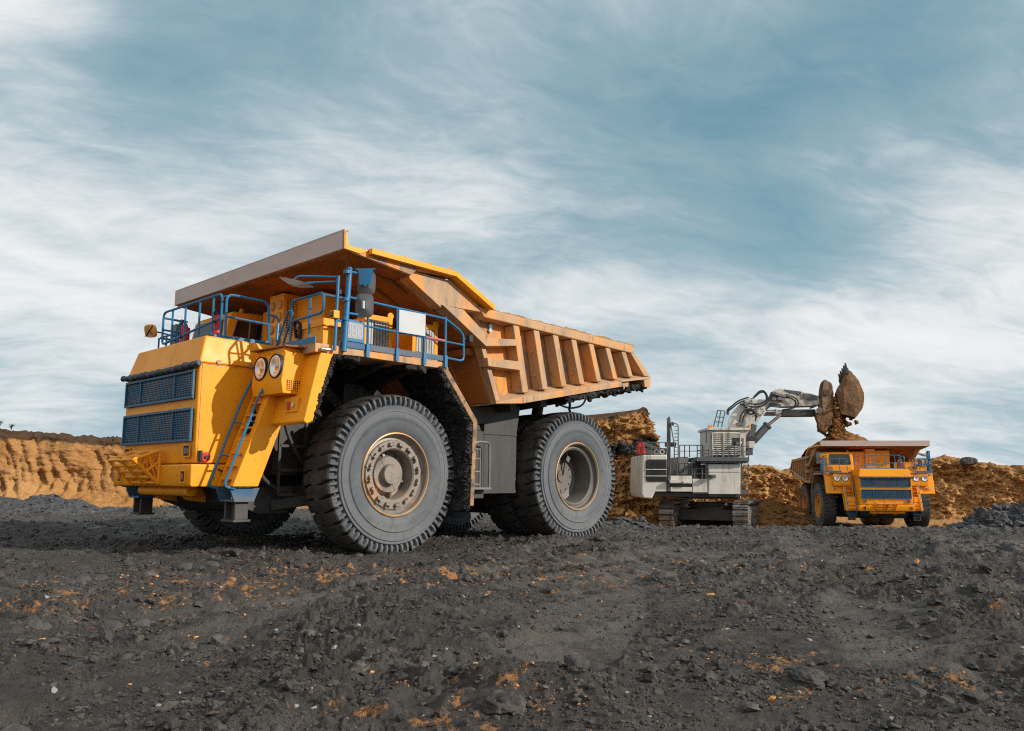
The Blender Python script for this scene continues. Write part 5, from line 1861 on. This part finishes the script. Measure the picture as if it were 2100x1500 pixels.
TYRE = tyre_mesh()
truck = empty('haul_truck', (-4.346, 17.623, 0.0), math.atan2(-math.cos(R_(44.195)), -math.sin(R_(44.195))))
tag(truck, 'large dusty yellow mining dump truck in the foreground, empty and with mud caked wheel arches', 'dump truck', 'mining dump trucks in the pit')
build_truck(truck)


# ---------------------------------------------------------------- the second truck: copies of every part of the first
def copy_tree(o, parent=None):
    c = o.copy()
    COL.objects.link(c)
    c.parent = parent
    for ch in KIDS.get(o.name, []):
        nm = ch.name.split('.')[0]
        if nm in ('mud', 'fire_extinguisher'):
            continue
        copy_tree(ch, c)
    return c


KIDS = {}
for o in bpy.data.objects:
    if o.parent:
        KIDS.setdefault(o.parent.name, []).append(o)

truck2 = copy_tree(truck)
truck2.location = (24.27, 55.76, -1.72)
truck2.rotation_euler = (0, 0, math.atan2(-math.cos(R_(6.2)), -math.sin(R_(6.2))))
truck2['label'] = 'smaller looking yellow dump truck at the right being loaded with soil under the excavator bucket'
SWAP = {M['rim']: M['rim_orange'], M['rim_dark']: M['rim_orange'], M['yellow_spattered']: M['yellow'], M['rim_gold']: M['rim_orange']}


def reswap(o):
    for c in [k for k in bpy.data.objects if k.parent == o]:
        if c.type == 'MESH':
            for i, sl in enumerate(c.material_slots):
                mt = sl.material
                if mt in SWAP and not (mt == M['rim_dark'] and c.name.startswith('side')):
                    sl.link = 'OBJECT'
                    sl.material = SWAP[mt]
                elif sl.link == 'OBJECT':
                    sl.material = mt
        reswap(c)


reswap(truck2)
for c in list(bpy.data.objects):
    if c.parent == truck2 and c.name.startswith('wheel') and abs(c.location.x) < .1 and c.location.y > 0:
        c.location.y += .35


def local_pile(name, parent_like, prof, label, cat, mat, n=110, seed=5):
    """soil heaped on a truck: prof(u, v) -> height, in the truck's own axes, baked into world space"""
    u, v = np.meshgrid(np.linspace(-1, 1, n), np.linspace(-1, 1, n), indexing='ij')
    X, Y, Z = prof(u.ravel(), v.ravel())
    Mx = Matrix.Translation(parent_like.location) @ Matrix.Rotation(parent_like.rotation_euler[2], 4, 'Z')
    A = np.array(Mx)
    W = np.stack([X, Y, Z, np.ones_like(X)], 1) @ A.T
    o = np_mesh(name, W[:, :3], grid_faces(n, n), mat)
    return tag(o, label, cat)


def pile2(u, v):
    X, Y = -3.7 + 3.3 * u, 2.98 * v
    P = np.stack([X, Y, 0 * X + 2], 1)
    r = np.sqrt(((X + 3.2) / 1.15) ** 2 + (Y + .55) ** 2)
    Z = 7.02 - .60 * r - .25 * np.exp(-r * 2.5) + .10 * fbm(P * 1.1, 4) + .07 * fbm(P * 3.5, 3)
    Z = np.maximum(Z, 4.4 + .1 * fbm(P, 3))
    return X, Y, Z


local_pile('soil_load', truck2, pile2, 'brown soil heaped in the body of the far truck above its canopy', 'soil load', M['soil'])


def crust(u, v):
    X = -4.45 + 2.75 * u
    P = np.stack([X, v, 0 * X], 1)
    Z = 4.985 + (-1.7 - X) * -.030
    hump = np.clip(1 - v ** 2, 0, 1) ** .5
    return X, 3.24 + .165 * v, 4.83 + (-7.05 - X) * -.0295 - .02 + hump * (.07 + .05 * fbm(P * np.array([2.2, 1, 1]), 4, .6) + .025 * fbm(P * np.array([9, 2, 1]), 3))


local_pile('dirt_crust', truck, crust, 'sandy dirt lying along the top rail of the near truck body', 'dirt', M['dirt_crust'], 150)


# ---------------------------------------------------------------- the excavator (outlines in image pixels, each projected back to a chosen depth)
EXO = Vector((14.0, 58.0, -1.8))


def ev(a, b, y):
    """image pixel position projected to depth y -> metres in the excavator's axes (x right, y away, z up)"""
    t = (986 - b) / 1665.0
    z = y * t
    x = (a - 1050) / 1665.0 * (y * .990 + z * .140)
    return (x - EXO.x, y - EXO.y, z + CAM_H - EXO.z)


def c5(x, y, d):
    return ev(1210 + x * .25341, 730 + y * .25341, d)


def cE(x, y, d):
    return ev(1420 + x * .18095, 730 + y * .18095, d)


def plate(mb, fn, pts, y0, y1, skew=0.0):
    """outline in image crop pixels, projected to depth y0, carried straight back to depth y1"""
    a = [Vector(fn(px, py, y0)) for px, py in pts]
    return mb.loft(a, [p + Vector((skew * (y1 - y0), y1 - y0, 0)) for p in a])


def rect(mb, x0, y0, x1, y1, d0, d1, fn=None):
    return plate(mb, fn or c5, [(x0, y0), (x1, y0), (x1, y1), (x0, y1)], d0, d1)


def build_excavator():
    root = empty('excavator', EXO)
    tag(root, 'grey white crawler mining excavator with raised arm tipping soil into the far truck', 'excavator')
    NF, FF = 55.3, 60.7        # near and far faces of the house
    W, G, B = M['ex_white'], M['ex_grey'], M['ex_black']
    # crawlers
    az = R_(26)
    ax = Vector((math.sin(az), math.cos(az), 0))
    sd = Vector((math.cos(az), -math.sin(az), 0))
    near_r = Vector((15.15, 54.6, 0)) - Vector((EXO.x, EXO.y, 0))
    for k in (0, 1):
        o0 = near_r - sd * (5.0 * k)
        Lt, Ht, Wt = 6.4, 1.85, 1.0
        r0 = .72
        path = []
        nseg = 64
        per = 2 * (Lt - 2 * r0) + 2 * PI * r0
        # stadium outline in (along, up)
        def pos(s):
            a = Lt - 2 * r0
            s %= per
            if s < a:
                return (r0 + s, 0), 0.0
            s -= a
            if s < PI * r0:
                t = s / r0
                return (Lt - r0 + r0 * math.sin(t), r0 - r0 * math.cos(t)), t
            s -= PI * r0
            if s < a:
                return (Lt - r0 - s, 2 * r0), PI
            s -= a
            t = s / r0
            return (r0 - r0 * math.sin(t), r0 + r0 * math.cos(t)), PI + t
        mb = MB()
        npad = 44
        hs = Ht / (2 * r0)
        for i in range(npad):
            (l, u), t = pos(per * i / npad)
            c = o0 + ax * l + Vector((0, 0, u * hs - .02))
            tl = ax * math.cos(t) + Vector((0, 0, math.sin(t)))
            nl = ax * math.sin(t) - Vector((0, 0, math.cos(t)))
            hl = per / npad * .47
            A = [c - tl * hl - sd * Wt / 2, c + tl * hl - sd * Wt / 2, c + tl * hl + sd * Wt / 2, c - tl * hl + sd * Wt / 2]
            mb.hexa([p - nl * .06 for p in A] + [p + nl * .05 for p in A])
            cc = c + nl * .05
            A = [cc - tl * .04 - sd * Wt / 2, cc + tl * .04 - sd * Wt / 2, cc + tl * .04 + sd * Wt / 2, cc - tl * .04 + sd * Wt / 2]
            mb.hexa([p for p in A] + [p + nl * .07 for p in A])
        tr = mb.build('crawler_track', M['track'], root)
        mb = MB()
        prof = [(.35, .35), (Lt - .35, .35), (Lt - .2, 1.0), (Lt - .7, 1.55), (.8, 1.55), (.2, 1.0)]
        a = [o0 + ax * l + Vector((0, 0, u)) - sd * Wt * .42 for l, u in prof]
        mb.loft(a, [p + sd * Wt * .84 for p in a])
        for sgn in (-1, 1):
            for i in range(5):
                c = o0 + ax * (1.0 + i * 1.1) + Vector((0, 0, .42))
                mb.cyl(c + sd * sgn * .40, c + sd * sgn * .50, .3, n=16)
            for l in (.78, Lt - .78):
                c = o0 + ax * l + Vector((0, 0, .92))
                mb.cyl(c + sd * sgn * .38, c + sd * sgn * .47, .62, n=20)
                mb.cyl(c + sd * sgn * .47, c + sd * sgn * .52, .25, n=16)
            c = o0 + ax * Lt * .5 + Vector((0, 0, 1.15)) + sd * sgn * .45
            mb.bar(c - ax * 1.9, c + ax * 1.9, .1, .55)
        mb.build('track_frame', M['track'], tr, .03)
    mid = near_r - sd * 2.5 + ax * 3.0
    mb = MB()
    for l in (-1.1, 1.1):
        c = mid + ax * l
        mb.hexa([c - sd * 2.1 - ax * .5 + Vector((0, 0, .55)), c + sd * 2.1 - ax * .5 + Vector((0, 0, .55)), c + sd * 2.1 + ax * .5 + Vector((0, 0, .55)), c - sd * 2.1 + ax * .5 + Vector((0, 0, .55)),
                 c - sd * 2.1 - ax * .4 + Vector((0, 0, 1.3)), c + sd * 2.1 - ax * .4 + Vector((0, 0, 1.3)), c + sd * 2.1 + ax * .4 + Vector((0, 0, 1.3)), c - sd * 2.1 + ax * .4 + Vector((0, 0, 1.3))])
    mb.cyl(mid + Vector((0, 0, .9)), mid + Vector((0, 0, 1.75)), 1.55, 1.5, 36)
    for i in range(36):
        t = 2 * PI * i / 36
        c = mid + Vector((math.cos(t), math.sin(t), 0)) * 1.6
        mb.cyl(c + Vector((0, 0, 1.45)), c + Vector((0, 0, 1.6)), .07, n=6)
    mb.build('undercarriage', B, root, .03)
    # house
    mb = MB()
    plate(mb, c5, [(428, 803), (628, 800), (628, 1097), (530, 1098), (505, 1152), (436, 1146), (420, 1108), (424, 900)], NF, FF)
    hs_ = mb.build('engine_house', W, root, .10, seg=3)
    mb = MB()
    plate(mb, c5, [(470, 838), (624, 838), (624, 1015), (470, 1015), (456, 1000), (456, 853)], NF - .03, NF + .05)
    for i in range(22):
        y = 845 + i * 7.8
        rect(mb, 462, y, 620, y + 3.2, NF - .07, NF - .025)
    v = mb.build('radiator_vent', M['ex_black'], hs_)
    mb = MB()
    for y in (915, 967):
        rect(mb, 455, y, 626, y + 6, NF - .10, NF - .06)
    mb.build('vent_bar', W, v)
    mb = MB()
    rect(mb, 440, 1098, 960, 1135, NF + .25, FF - .25)
    rect(mb, 800, 1110, 1220, 1150, NF + .5, FF - .6)
    rect(mb, 960, 1116, 1215, 1135, NF + .1, FF - .2)
    mb.build('swing_frame', B, root, .03)
    # middle platform
    mb = MB()
    rect(mb, 655, 968, 828, 1030, NF - .05, NF + 1.4)
    rect(mb, 655, 1058, 828, 1094, NF - .02, NF + 1.4)
    rect(mb, 650, 1000, 735, 1027, NF - .35, NF - .052)
    rect(mb, 760, 1010, 820, 1030, NF - .30, NF - .052)
    rect(mb, 834, 992, 958, 1100, NF, NF + 2.4)
    rect(mb, 725, 816, 800, 960, NF + 1.6, FF)
    rect(mb, 800, 870, 900, 990, NF + 2.45, FF - .2)
    mb.build('service_platform', W, root, .03)
    mb = MB()
    rect(mb, 632, 965, 655, 1090, NF - .04, NF + .8)
    rect(mb, 660, 1031, 825, 1057, NF + .2, NF + 1.4)
    rect(mb, 905, 880, 960, 985, NF + .9, NF + 2.0)
    rect(mb, 835, 1101, 958, 1108, NF + .05, NF + 2.0)
    plate(mb, c5, [(715, 962), (728, 962), (868, 855), (852, 850)], NF + .2, NF + 1.0)
    for i in range(7):
        t = i / 7
        rect(mb, 722 + 135 * t, 950 - 100 * t, 742 + 135 * t, 955 - 100 * t, NF + .1, NF + 1.05)
    mb.build('stairway', G, root)
    mb = MB()
    rect(mb, 632, 560, 655, 960, NF + .7, NF + 1.1)
    plate(mb, c5, [(632, 505), (648, 490), (654, 520), (654, 560), (632, 560)], NF + .7, NF + 1.1)
    rect(mb, 615, 700, 700, 735, NF + 1.11, NF + 1.5)
    mb.build('exhaust_mast', G, root, .01)
    mb = MB()
    d = NF + .6
    for x in (684, 716):
        mb.tube(fillet([c5(x, 960, d), c5(x, 560 if x > 700 else 720, d), c5(x - 30, 545, d)], .2), .04, 6)
    for y in range(575, 950, 28):
        mb.tube([c5(684, y, d), c5(716, y, d)], .025, 6)
    mb.cyl(c5(668, 552, d), c5(668, 552, d + .4), .14, n=14)
    mb.build('mast_ladder', G, root)
    # cab base, deck, cab
    mb = MB()
    rect(mb, 962, 872, 1222, 1114, NF - .05, NF + 2.6)
    cbs = mb.build('cab_base', W, root, .05)
    mb = MB()
    rect(mb, 966, 936, 1218, 940, NF - .058, NF - .052)
    mb.build('panel_seam', M['ex_grey'], cbs)
    mb = MB()
    rect(mb, 985, 958, 1022, 984, NF - .45, NF - .06)
    rect(mb, 970, 960, 990, 980, NF - .40, NF - .06)
    mb.build('work_lamp', G, cbs, .01)
    mb = MB()
    rect(mb, 868, 818, 1292, 852, NF - .45, NF + 2.9)
    rect(mb, 900, 852, 1285, 866, NF - .30, NF + 2.7)
    rect(mb, 1222, 1085, 1280, 1115, NF + .2, NF + 1.4)
    mb.build('cab_deck', G, root, .02)
    mb = MB()
    rect(mb, 958, 605, 1216, 815, NF + .05, NF + 2.5)
    rect(mb, 952, 582, 1300, 603, NF - .15, NF + 2.7)
    plate(mb, c5, [(1216, 605), (1292, 605), (1240, 668), (1216, 668)], NF + .0, NF + .3)
    rect(mb, 1244, 604, 1262, 815, NF + .1, NF + .5)
    cabx = mb.build('cab', W, root, .03)
    mb = MB()
    rect(mb, 994, 628, 1218, 812, NF + .02, NF + .045)
    rect(mb, 1150, 668, 1216, 735, NF - .08, NF + .01)
    w_ = mb.build('window', M['glass'], cabx)
    mb = MB()
    for i in range(12):
        y = 630 + i * 15.6
        x1 = 1218 if not (2 < i < 7) else 1150
        a = c5(995, y, NF - .14)
        b = c5(x1, y, NF - .14)
        mb.slab([a, b, Vector(b) + Vector((0, .14, .10)), Vector(a) + Vector((0, .14, .10))], (0, -.012, .03))
    for x in (990, 1082, 1216):
        rect(mb, x, 624, x + 8, 815, NF - .17, NF - .10)
    mb.build('sun_louvre', W, cabx)
    mb = MB()
    rect(mb, 945, 610, 953, 705, NF - .3, NF - .05)
    rect(mb, 1185, 695, 1212, 720, NF - .4, NF - .2)
    mb.build('mirror', M['mirror_back'], cabx, .01)
    mb = MB()
    for x in (968, 985, 1290):
        mb = MB()
        mb.cyl(c5(x, 582, NF + .1), Vector(c5(x, 582, NF + .1)) + Vector((0, 0, .16)), .10, .09, 10)
        mb.build('beacon', M['lamp_amber'], cabx)
    # ladder at the nose
    mb = MB()
    d = NF + .9
    for x in (1228, 1284):
        mb.tube([c5(x, 868, d), c5(x, 1120, d)], .04, 6)
    for i in range(10):
        mb.bar(c5(1228, 880 + i * 25, d), c5(1284, 880 + i * 25, d), .12, .05)
    mb.build('access_ladder', G, root)
    # railings
    def rails(xs, yt, yb, d, nr=2):
        mb = MB()
        mb.tube([c5(xs[0], yt, d), c5(xs[-1], yt, d)], .032, 6)
        if nr > 1:
            mb.tube([c5(xs[0], (yt + yb) / 2, d), c5(xs[-1], (yt + yb) / 2, d)], .024, 6)
        for x in xs:
            mb.tube([c5(x, yt, d), c5(x, yb, d)], .035, 6)
        mb.build('railing', G, root)
    rails([438, 500, 562, 625], 702, 798, NF + .2)
    rails([438, 530, 625], 702, 798, FF - .3)
    rails([728, 768, 808, 870, 915, 958], 724, 818, NF + 1.5)
    rails([872, 920, 965], 765, 815, NF - .35)
    rails([965, 1022, 1072, 1122, 1172, 1225, 1285], 728, 818, NF - .40)
    rails([652, 710, 768, 828], 870, 965, NF + .05)
    rails([848, 910, 958], 910, 992, NF + .05)
    mb = MB()
    mb.tube([c5(728, 945, NF + .15), c5(812, 870, NF + .15), c5(870, 815, NF + .15)], .03, 6)
    mb.build('handrail', G, root)
    for (x, y0, y1, r) in ((402, 705, 795, .15), (424, 702, 795, .17), (444, 750, 795, .12)):
        mb = MB()
        a, b = Vector(c5(x, y1, NF + .6)), Vector(c5(x, y0, NF + .6))
        mb.cyl(a, b, r, r * .9, 14)
        mb.build('fire_bottle', M['red'], root)
    for x in (538, 585):
        mb = MB()
        c = Vector(c5(x, 778, NF + .5))
        mb.lathe([(-.05, .11), (-.08, .14), (-.05, .17), (.05, .17), (.05, .11)], 24, c, 'Y')
        mb.build('pipe_collar', W, root)
    mb = MB()
    mb.bar(c5(440, 715, NF + 1.2), c5(600, 778, NF + 1.2), .5, .25)
    rect(mb, 460, 760, 620, 798, NF + 1.0, FF - .5)
    mb.build('engine_cover', G, root, .02)
    # cage rail by the boom foot
    mb = MB()
    for d in (57.2, 57.9):
        for (a, b) in [((1000, 575), (1035, 440)), ((1035, 575), (1062, 440)), ((1066, 575), (1095, 450))]:
            mb.tube([c5(*a, d), c5(*b, d)], .04, 6)
        for t in (.3, .6, 1):
            mb.tube([c5(1000 + 35 * t, 575 - 135 * t, d), c5(1066 + 29 * t, 575 - 128 * t, d)], .035, 6)
    mb.build('guard_cage', G, root)
    # ---- boom
    A_ = M['ex_arm']
    mb = MB()
    plate(mb, cE, [(400, 960), (405, 745), (455, 640), (520, 560), (610, 494), (690, 482), (830, 492), (838, 560), (805, 640), (745, 730), (690, 800), (640, 960)], 57.4, 58.8, .27)
    bm_ = mb.build('boom', W, root, .06)
    mb = MB()
    for x, y, r in ((782, 622, .32), (690, 500, .1)):
        c = Vector(cE(x, y, 57.3))
        mb.cyl(c, c + Vector((0, 1.6, 0)), r, n=20)
    c = Vector(cE(782, 622, 57.28))
    for i in range(8):
        t = i * PI / 4
        mb.cyl(c + Vector((.22 * math.cos(t), 0, .22 * math.sin(t))), c + Vector((.22 * math.cos(t), -.05, .22 * math.sin(t))), .05, n=6)
    mb.build('pivot_pin', W, bm_)
    mb = MB()
    plate(mb, cE, [(840, 500), (880, 425), (930, 378), (990, 362), (1040, 372), (1240, 398), (1320, 412), (1440, 452), (1450, 540), (1400, 562), (1010, 575), (880, 560), (830, 610), (770, 640), (750, 600)], 57.55, 58.65, .33)
    st = mb.build('stick', A_, root, .06)
    mb = MB()
    plate(mb, cE, [(1040, 374), (1240, 400), (1230, 440), (1160, 425), (1060, 398)], 57.50, 57.54)
    plate(mb, cE, [(880, 530), (1005, 545), (1005, 580), (880, 575), (840, 600)], 57.49, 57.54)
    plate(mb, cE, [(1260, 420), (1340, 425), (1420, 460), (1420, 490), (1330, 500), (1260, 470)], 57.46, 57.54)
    mb.build('stick_plate', G, st, .01)
    mb = MB()
    for d in (57.5, 58.7):
        mb = MB()
        mb.cyl(cE(700, 955, d), cE(850, 790, d), .27, n=18)
        mb.cyl(cE(842, 798, d), cE(858, 780, d), .32, n=18)
        bc = mb.build('boom_cylinder', G, root)
        mb = MB()
        mb.cyl(cE(856, 784, d), cE(1005, 664, d), .11, n=14)
        mb.build('cylinder_rod', M['track'], bc)
    mb = MB()
    plate(mb, cE, [(1010, 612), (1050, 605), (1400, 600), (1410, 680), (1020, 684)], 57.7, 58.5)
    kc = mb.build('bucket_cylinder', M['ex_black'], root, .05)
    for (x, y, d) in ((800, 632, 57.8), (810, 660, 58.3)):
        mb = MB()
        mb.cyl(cE(x, y, d), cE(1012, y - 1, d), .12, n=14)
        mb.build('cylinder_rod', M['steel_rod'], kc)
    mb = MB()
    plate(mb, cE, [(950, 600), (1005, 605), (1010, 650), (960, 670), (945, 640)], 57.55, 58.6)
    mb.build('rod_clevis', A_, kc, .02)
    # hoses
    mb = MB()
    H = [([(690, 470), (760, 395), (810, 388), (850, 440), (845, 500)], 57.7), ([(700, 470), (770, 410), (815, 405), (840, 450), (838, 510)], 58.1),
         ([(395, 660), (395, 610), (530, 500), (640, 468)], 57.2), ([(405, 670), (405, 625), (545, 515), (700, 480)], 57.5),
         ([(535, 750), (550, 670), (600, 605), (670, 600), (720, 650), (735, 700)], 57.0), ([(565, 760), (590, 660), (640, 608), (690, 620), (728, 680), (715, 740)], 57.1),
         ([(560, 510), (640, 540), (760, 548), (850, 500), (905, 420)], 57.1), ([(540, 540), (680, 580), (800, 570), (890, 480), (910, 430)], 57.15),
         ([(905, 420), (1000, 440), (1130, 450), (1190, 490), (1210, 540), (1150, 590), (1020, 610)], 57.3), ([(910, 480), (1000, 465), (1120, 470), (1180, 520), (1160, 575), (1060, 580)], 57.35),
         ([(1330, 590), (1370, 580), (1400, 560)], 57.5), ([(600, 560), (640, 660), (690, 660), (700, 600)], 57.2)]
    for pts, d in H:
        mb = MB()
        mb.tube(fillet([cE(x, y, d) for x, y in pts], .8, 6), .055, 7)
        mb.build('hydraulic_hose', M['black'], root)
    for x, y in ((930, 415), (960, 428), (1000, 440), (1040, 450), (930, 485), (990, 480), (1030, 490), (1090, 440), (615, 540), (625, 560), (540, 770), (570, 775)):
        a = Vector(cE(x, y, 57.05))
        mb = MB()
        mb.box(a.x - .14, a.x + .14, a.y, a.y + .5, a.z - .10, a.z + .10)
        mb.build('hose_clamp', M['grey'], root, .02)
    mb = MB()
    for (d0, d1) in ((57.05, 57.35), (58.85, 59.15)):
        plate(mb, cE, [(682, 765), (735, 785), (728, 830), (672, 1030), (600, 1030), (640, 900)], d0, d1)
    plate(mb, cE, [(600, 985), (690, 985), (690, 1120), (560, 1120)], 56.9, 59.3)
    mb.cyl(cE(700, 950, 56.9), cE(700, 950, 59.3), .28, n=16)
    mb.build('boom_foot', G, root, .02)
    mb = MB()
    rect(mb, 1285, 690, 1335, 745, NF + 1.0, NF + 1.9)
    mb.build('headlamp', W, root, .04)
    # ---- bucket: back half carried by the stick
    mb = MB()
    back_ = [(1495, 258), (1575, 300), (1603, 420), (1592, 560), (1586, 770), (1512, 873), (1430, 822), (1424, 742), (1388, 652), (1440, 600), (1442, 420), (1452, 310)]
    a = [Vector(cE(px, py, 57.4)) for px, py in back_]
    mb.loft(a, [p + Vector((1.0, 2.9, 0)) for p in a])
    bk = mb.build('bucket_back', M['bucket'], root, .05)
    mb = MB()
    plate(mb, cE, [(1493, 262), (1540, 292), (1548, 430), (1520, 560), (1490, 640), (1475, 560), (1470, 420)], 57.28, 57.39)
    mb.cyl(cE(1528, 405, 57.0), cE(1528, 405, 57.3), .24, n=14)
    mb.cyl(cE(1440, 615, 57.1), cE(1440, 615, 57.5), .22, n=14)
    mb.build('wear_plate', M['ex_arm_dirty'], bk, .02)
    # front half swung open: hollow shell, teeth up
    mb = MB()
    shell = [(1752, 150), (1800, 165), (1890, 275), (1945, 420), (1945, 520), (1925, 598), (1852, 696), (1680, 648), (1650, 500), (1628, 410), (1650, 345), (1692, 285), (1712, 215), (1720, 165)]
    a = [Vector(cE(px, py, 57.3)) for px, py in shell]
    b = [p + Vector((1.1, 3.0, .12)) for p in a]
    ca, cb2 = sum(a, Vector()) / len(a), sum(b, Vector()) / len(b)
    # cheeks as domed plates, the wrapper joining them
    n = len(a)
    ia = [ca + (p - ca) * .55 + Vector((0, -.22, 0)) for p in a]
    ib = [cb2 + (p - cb2) * .55 + Vector((0, .2, 0)) for p in b]
    mb.add(a + ia + b + ib, [(i, (i + 1) % n, n + (i + 1) % n, n + i) for i in range(n)] + [tuple(range(n, 2 * n))] + [(2 * n + i, 2 * n + (i + 1) % n, 3 * n + (i + 1) % n, 3 * n + i) for i in range(n)] + [tuple(range(3 * n, 4 * n))]
           + [(i, (i + 1) % n, 2 * n + (i + 1) % n, 2 * n + i) for i in range(n) if i != 6])
    fb = mb.build('bucket_front', M['bucket'], root, .04)
    sub = fb.modifiers.new('divide', 'SUBSURF')
    sub.subdivision_type = 'SIMPLE'
    sub.levels = sub.render_levels = 4
    tx = bpy.data.textures.new('soil_lumps', 'CLOUDS')
    tx.noise_scale = .40
    tx.noise_depth = 4
    dm = fb.modifiers.new('caked', 'DISPLACE')
    dm.texture = tx
    dm.strength = .13
    dm.mid_level = .5
    dm.texture_coords = 'LOCAL'
    sub2 = bk.modifiers.new('divide', 'SUBSURF')
    sub2.subdivision_type = 'SIMPLE'
    sub2.levels = sub2.render_levels = 3
    dm2 = bk.modifiers.new('caked', 'DISPLACE')
    dm2.texture = tx
    dm2.strength = .18
    dm2.mid_level = .5
    dm2.texture_coords = 'LOCAL'
    for i in range(5):
        t = i / 4
        d = 57.15 + t * 1.2
        bx, by = 1742 - 62 * t, 140 + 125 * t
        p = Vector(cE(bx, by, d))
        tip = Vector(cE(bx - 24 + 12 * (1 - t), by - 74, d))
        t_ = tip - p
        s_ = Vector((.075, 0, .02))
        w_2 = Vector((0, .12, 0))
        mb = MB()
        mb.hexa([p - s_ - w_2, p + s_ - w_2, p + s_ + w_2, p - s_ + w_2, tip - s_ * .3 - w_2 * .6, tip + s_ * .3 - w_2 * .6, tip + s_ * .3 + w_2 * .6, tip - s_ * .3 + w_2 * .6])
        mb.bar(p - t_ * .7, p + t_ * .12, .2, .26)
        mb.build('tooth', M['ex_black'], fb, .015)
    return root


build_excavator()
# soil sliding out between the two halves of the bucket
rs = np.random.RandomState(17)
n = 9000
t = rs.uniform(0, 1, n) ** .85
pyy = 470 + t * 480
cx = 1625 + 10 * np.sin(t * 5) + 8 * t
wd = 22 + 30 * t
pxx = cx + rs.normal(0, 1, n) * wd * .75
dd = 58.7 + rs.normal(0, .55, n)
stray = rs.uniform(size=n) < .10
pxx = np.where(stray, rs.uniform(1590, 1740, n), pxx)
pyy = np.where(stray, rs.uniform(640, 900, n), pyy)
P = np.array([Vector(cE(a, b, c)) + EXO for a, b, c in zip(pxx, pyy, dd)])
sz = np.where(stray, rs.lognormal(-3.4, .5, n), rs.lognormal(-3.05, .6, n))
o = scatter('falling_soil', P, np.minimum(sz, .22), M['soil'], .9, 18, .4, 0, .5)
tag(o, 'stream of brown soil falling between the open bucket halves', 'falling soil', kind='stuff')
for (x, y, d, s, lab) in [(1762, 765, 58.2, .52, 'largest round orange clod falling below the open bucket'), (1858, 748, 58.0, .36, 'dark angular clod falling under the right corner of the bucket'), (1798, 712, 58.4, .26, 'small orange clod just below the bucket edge')]:
    p = Vector(cE(x, y, d)) + EXO
    rock('soil_clod', p, (s, s * .8, s * .9), M['soil'], int(x), 3, .25, lab, 'clod', 'clods falling from the bucket')


# ---------------------------------------------------------------- single stones and plants one can point to
def top_of(x, y, rad=.6):
    best = -9
    for o in bpy.data.objects:
        if o.name.startswith('hill'):
            n = len(o.data.vertices)
            co = np.empty(n * 3, np.float32)
            o.data.vertices.foreach_get('co', co)
            co = co.reshape(-1, 3)
            m = (np.abs(co[:, 0] - x) < rad) & (np.abs(co[:, 1] - y) < rad)
            if m.any():
                best = max(best, co[m, 2].max())
    return best


rock('boulder', (40.3, 72.0, top_of(40.3, 72.0) - .10), (1.5, 1.2, 1.0), M['rock'], 5, 4, .16, 'dark angular boulder sitting on the crest of the right clay bank', 'boulder', cuts=9)
for (x, y, dims, sd_, lab) in [(-.28, 5.75, (.30, .26, .18), 11, 'grey layered rock in the mound at the bottom centre edge'), (-.02, 5.95, (.34, .26, .18), 12, 'largest grey rock of the mound, behind the layered one'),
                               (.42, 5.35, (.22, .2, .15), 13, 'dark lump right of the rock mound at the bottom edge'), (2.0, 5.75, (.36, .24, .14), 14, 'flat grey slab lying near the orange clay at the lower right'),
                               (-3.45, 7.15, (.19, .16, .17), 15, 'square dark stone standing alone at the lower left'), (-.05, 4.95, (.28, .24, .18), 16, 'clay smeared rock lowest in the bottom centre mound'),
                               (3.9, 8.2, (.28, .2, .15), 18, 'dark chunk on the mud at the middle right')]:
    rock('rock', (x, y, float(gfull(x, y)[0]) + dims[2] * .08), dims, M['rock'] if sd_ != 16 else M['clod'], sd_, 4, .22, lab, 'rock', 'single rocks on the pit floor', rz=sd_)

for (x, y, h, sd_, lab) in [(-25.6, 40.6, .34, 3, 'thin dry weed on the left crest, nearest the picture edge'), (-25.05, 40.7, .25, 4, 'low dry bush on the left crest, right of the thin weed')]:
    rnd = random.Random(sd_)
    z = top_of(x, y)
    mb = MB()
    for i in range(16):
        a, l = rnd.uniform(0, 6.3), h * rnd.uniform(.5, 1)
        sp = rnd.uniform(.1, .6)
        mid = Vector((math.cos(a) * l * sp * .4, math.sin(a) * l * sp * .4, l * .6))
        tip = Vector((math.cos(a) * l * sp, math.sin(a) * l * sp, l))
        mb.tube([(0, 0, -.05), mid, tip], [.012, .009, .004], 5)
        for k in range(3):
            q = mid.lerp(tip, rnd.uniform(0, 1))
            mb.tube([q, q + Vector((rnd.uniform(-.1, .1), rnd.uniform(-.1, .1), rnd.uniform(.02, .12)))], .006, 4)
    o = mb.build('dry_weed', M['twig'])
    o.location = (x, y, z)
    tag(o, lab, 'weed', 'dry plants on the left crest')
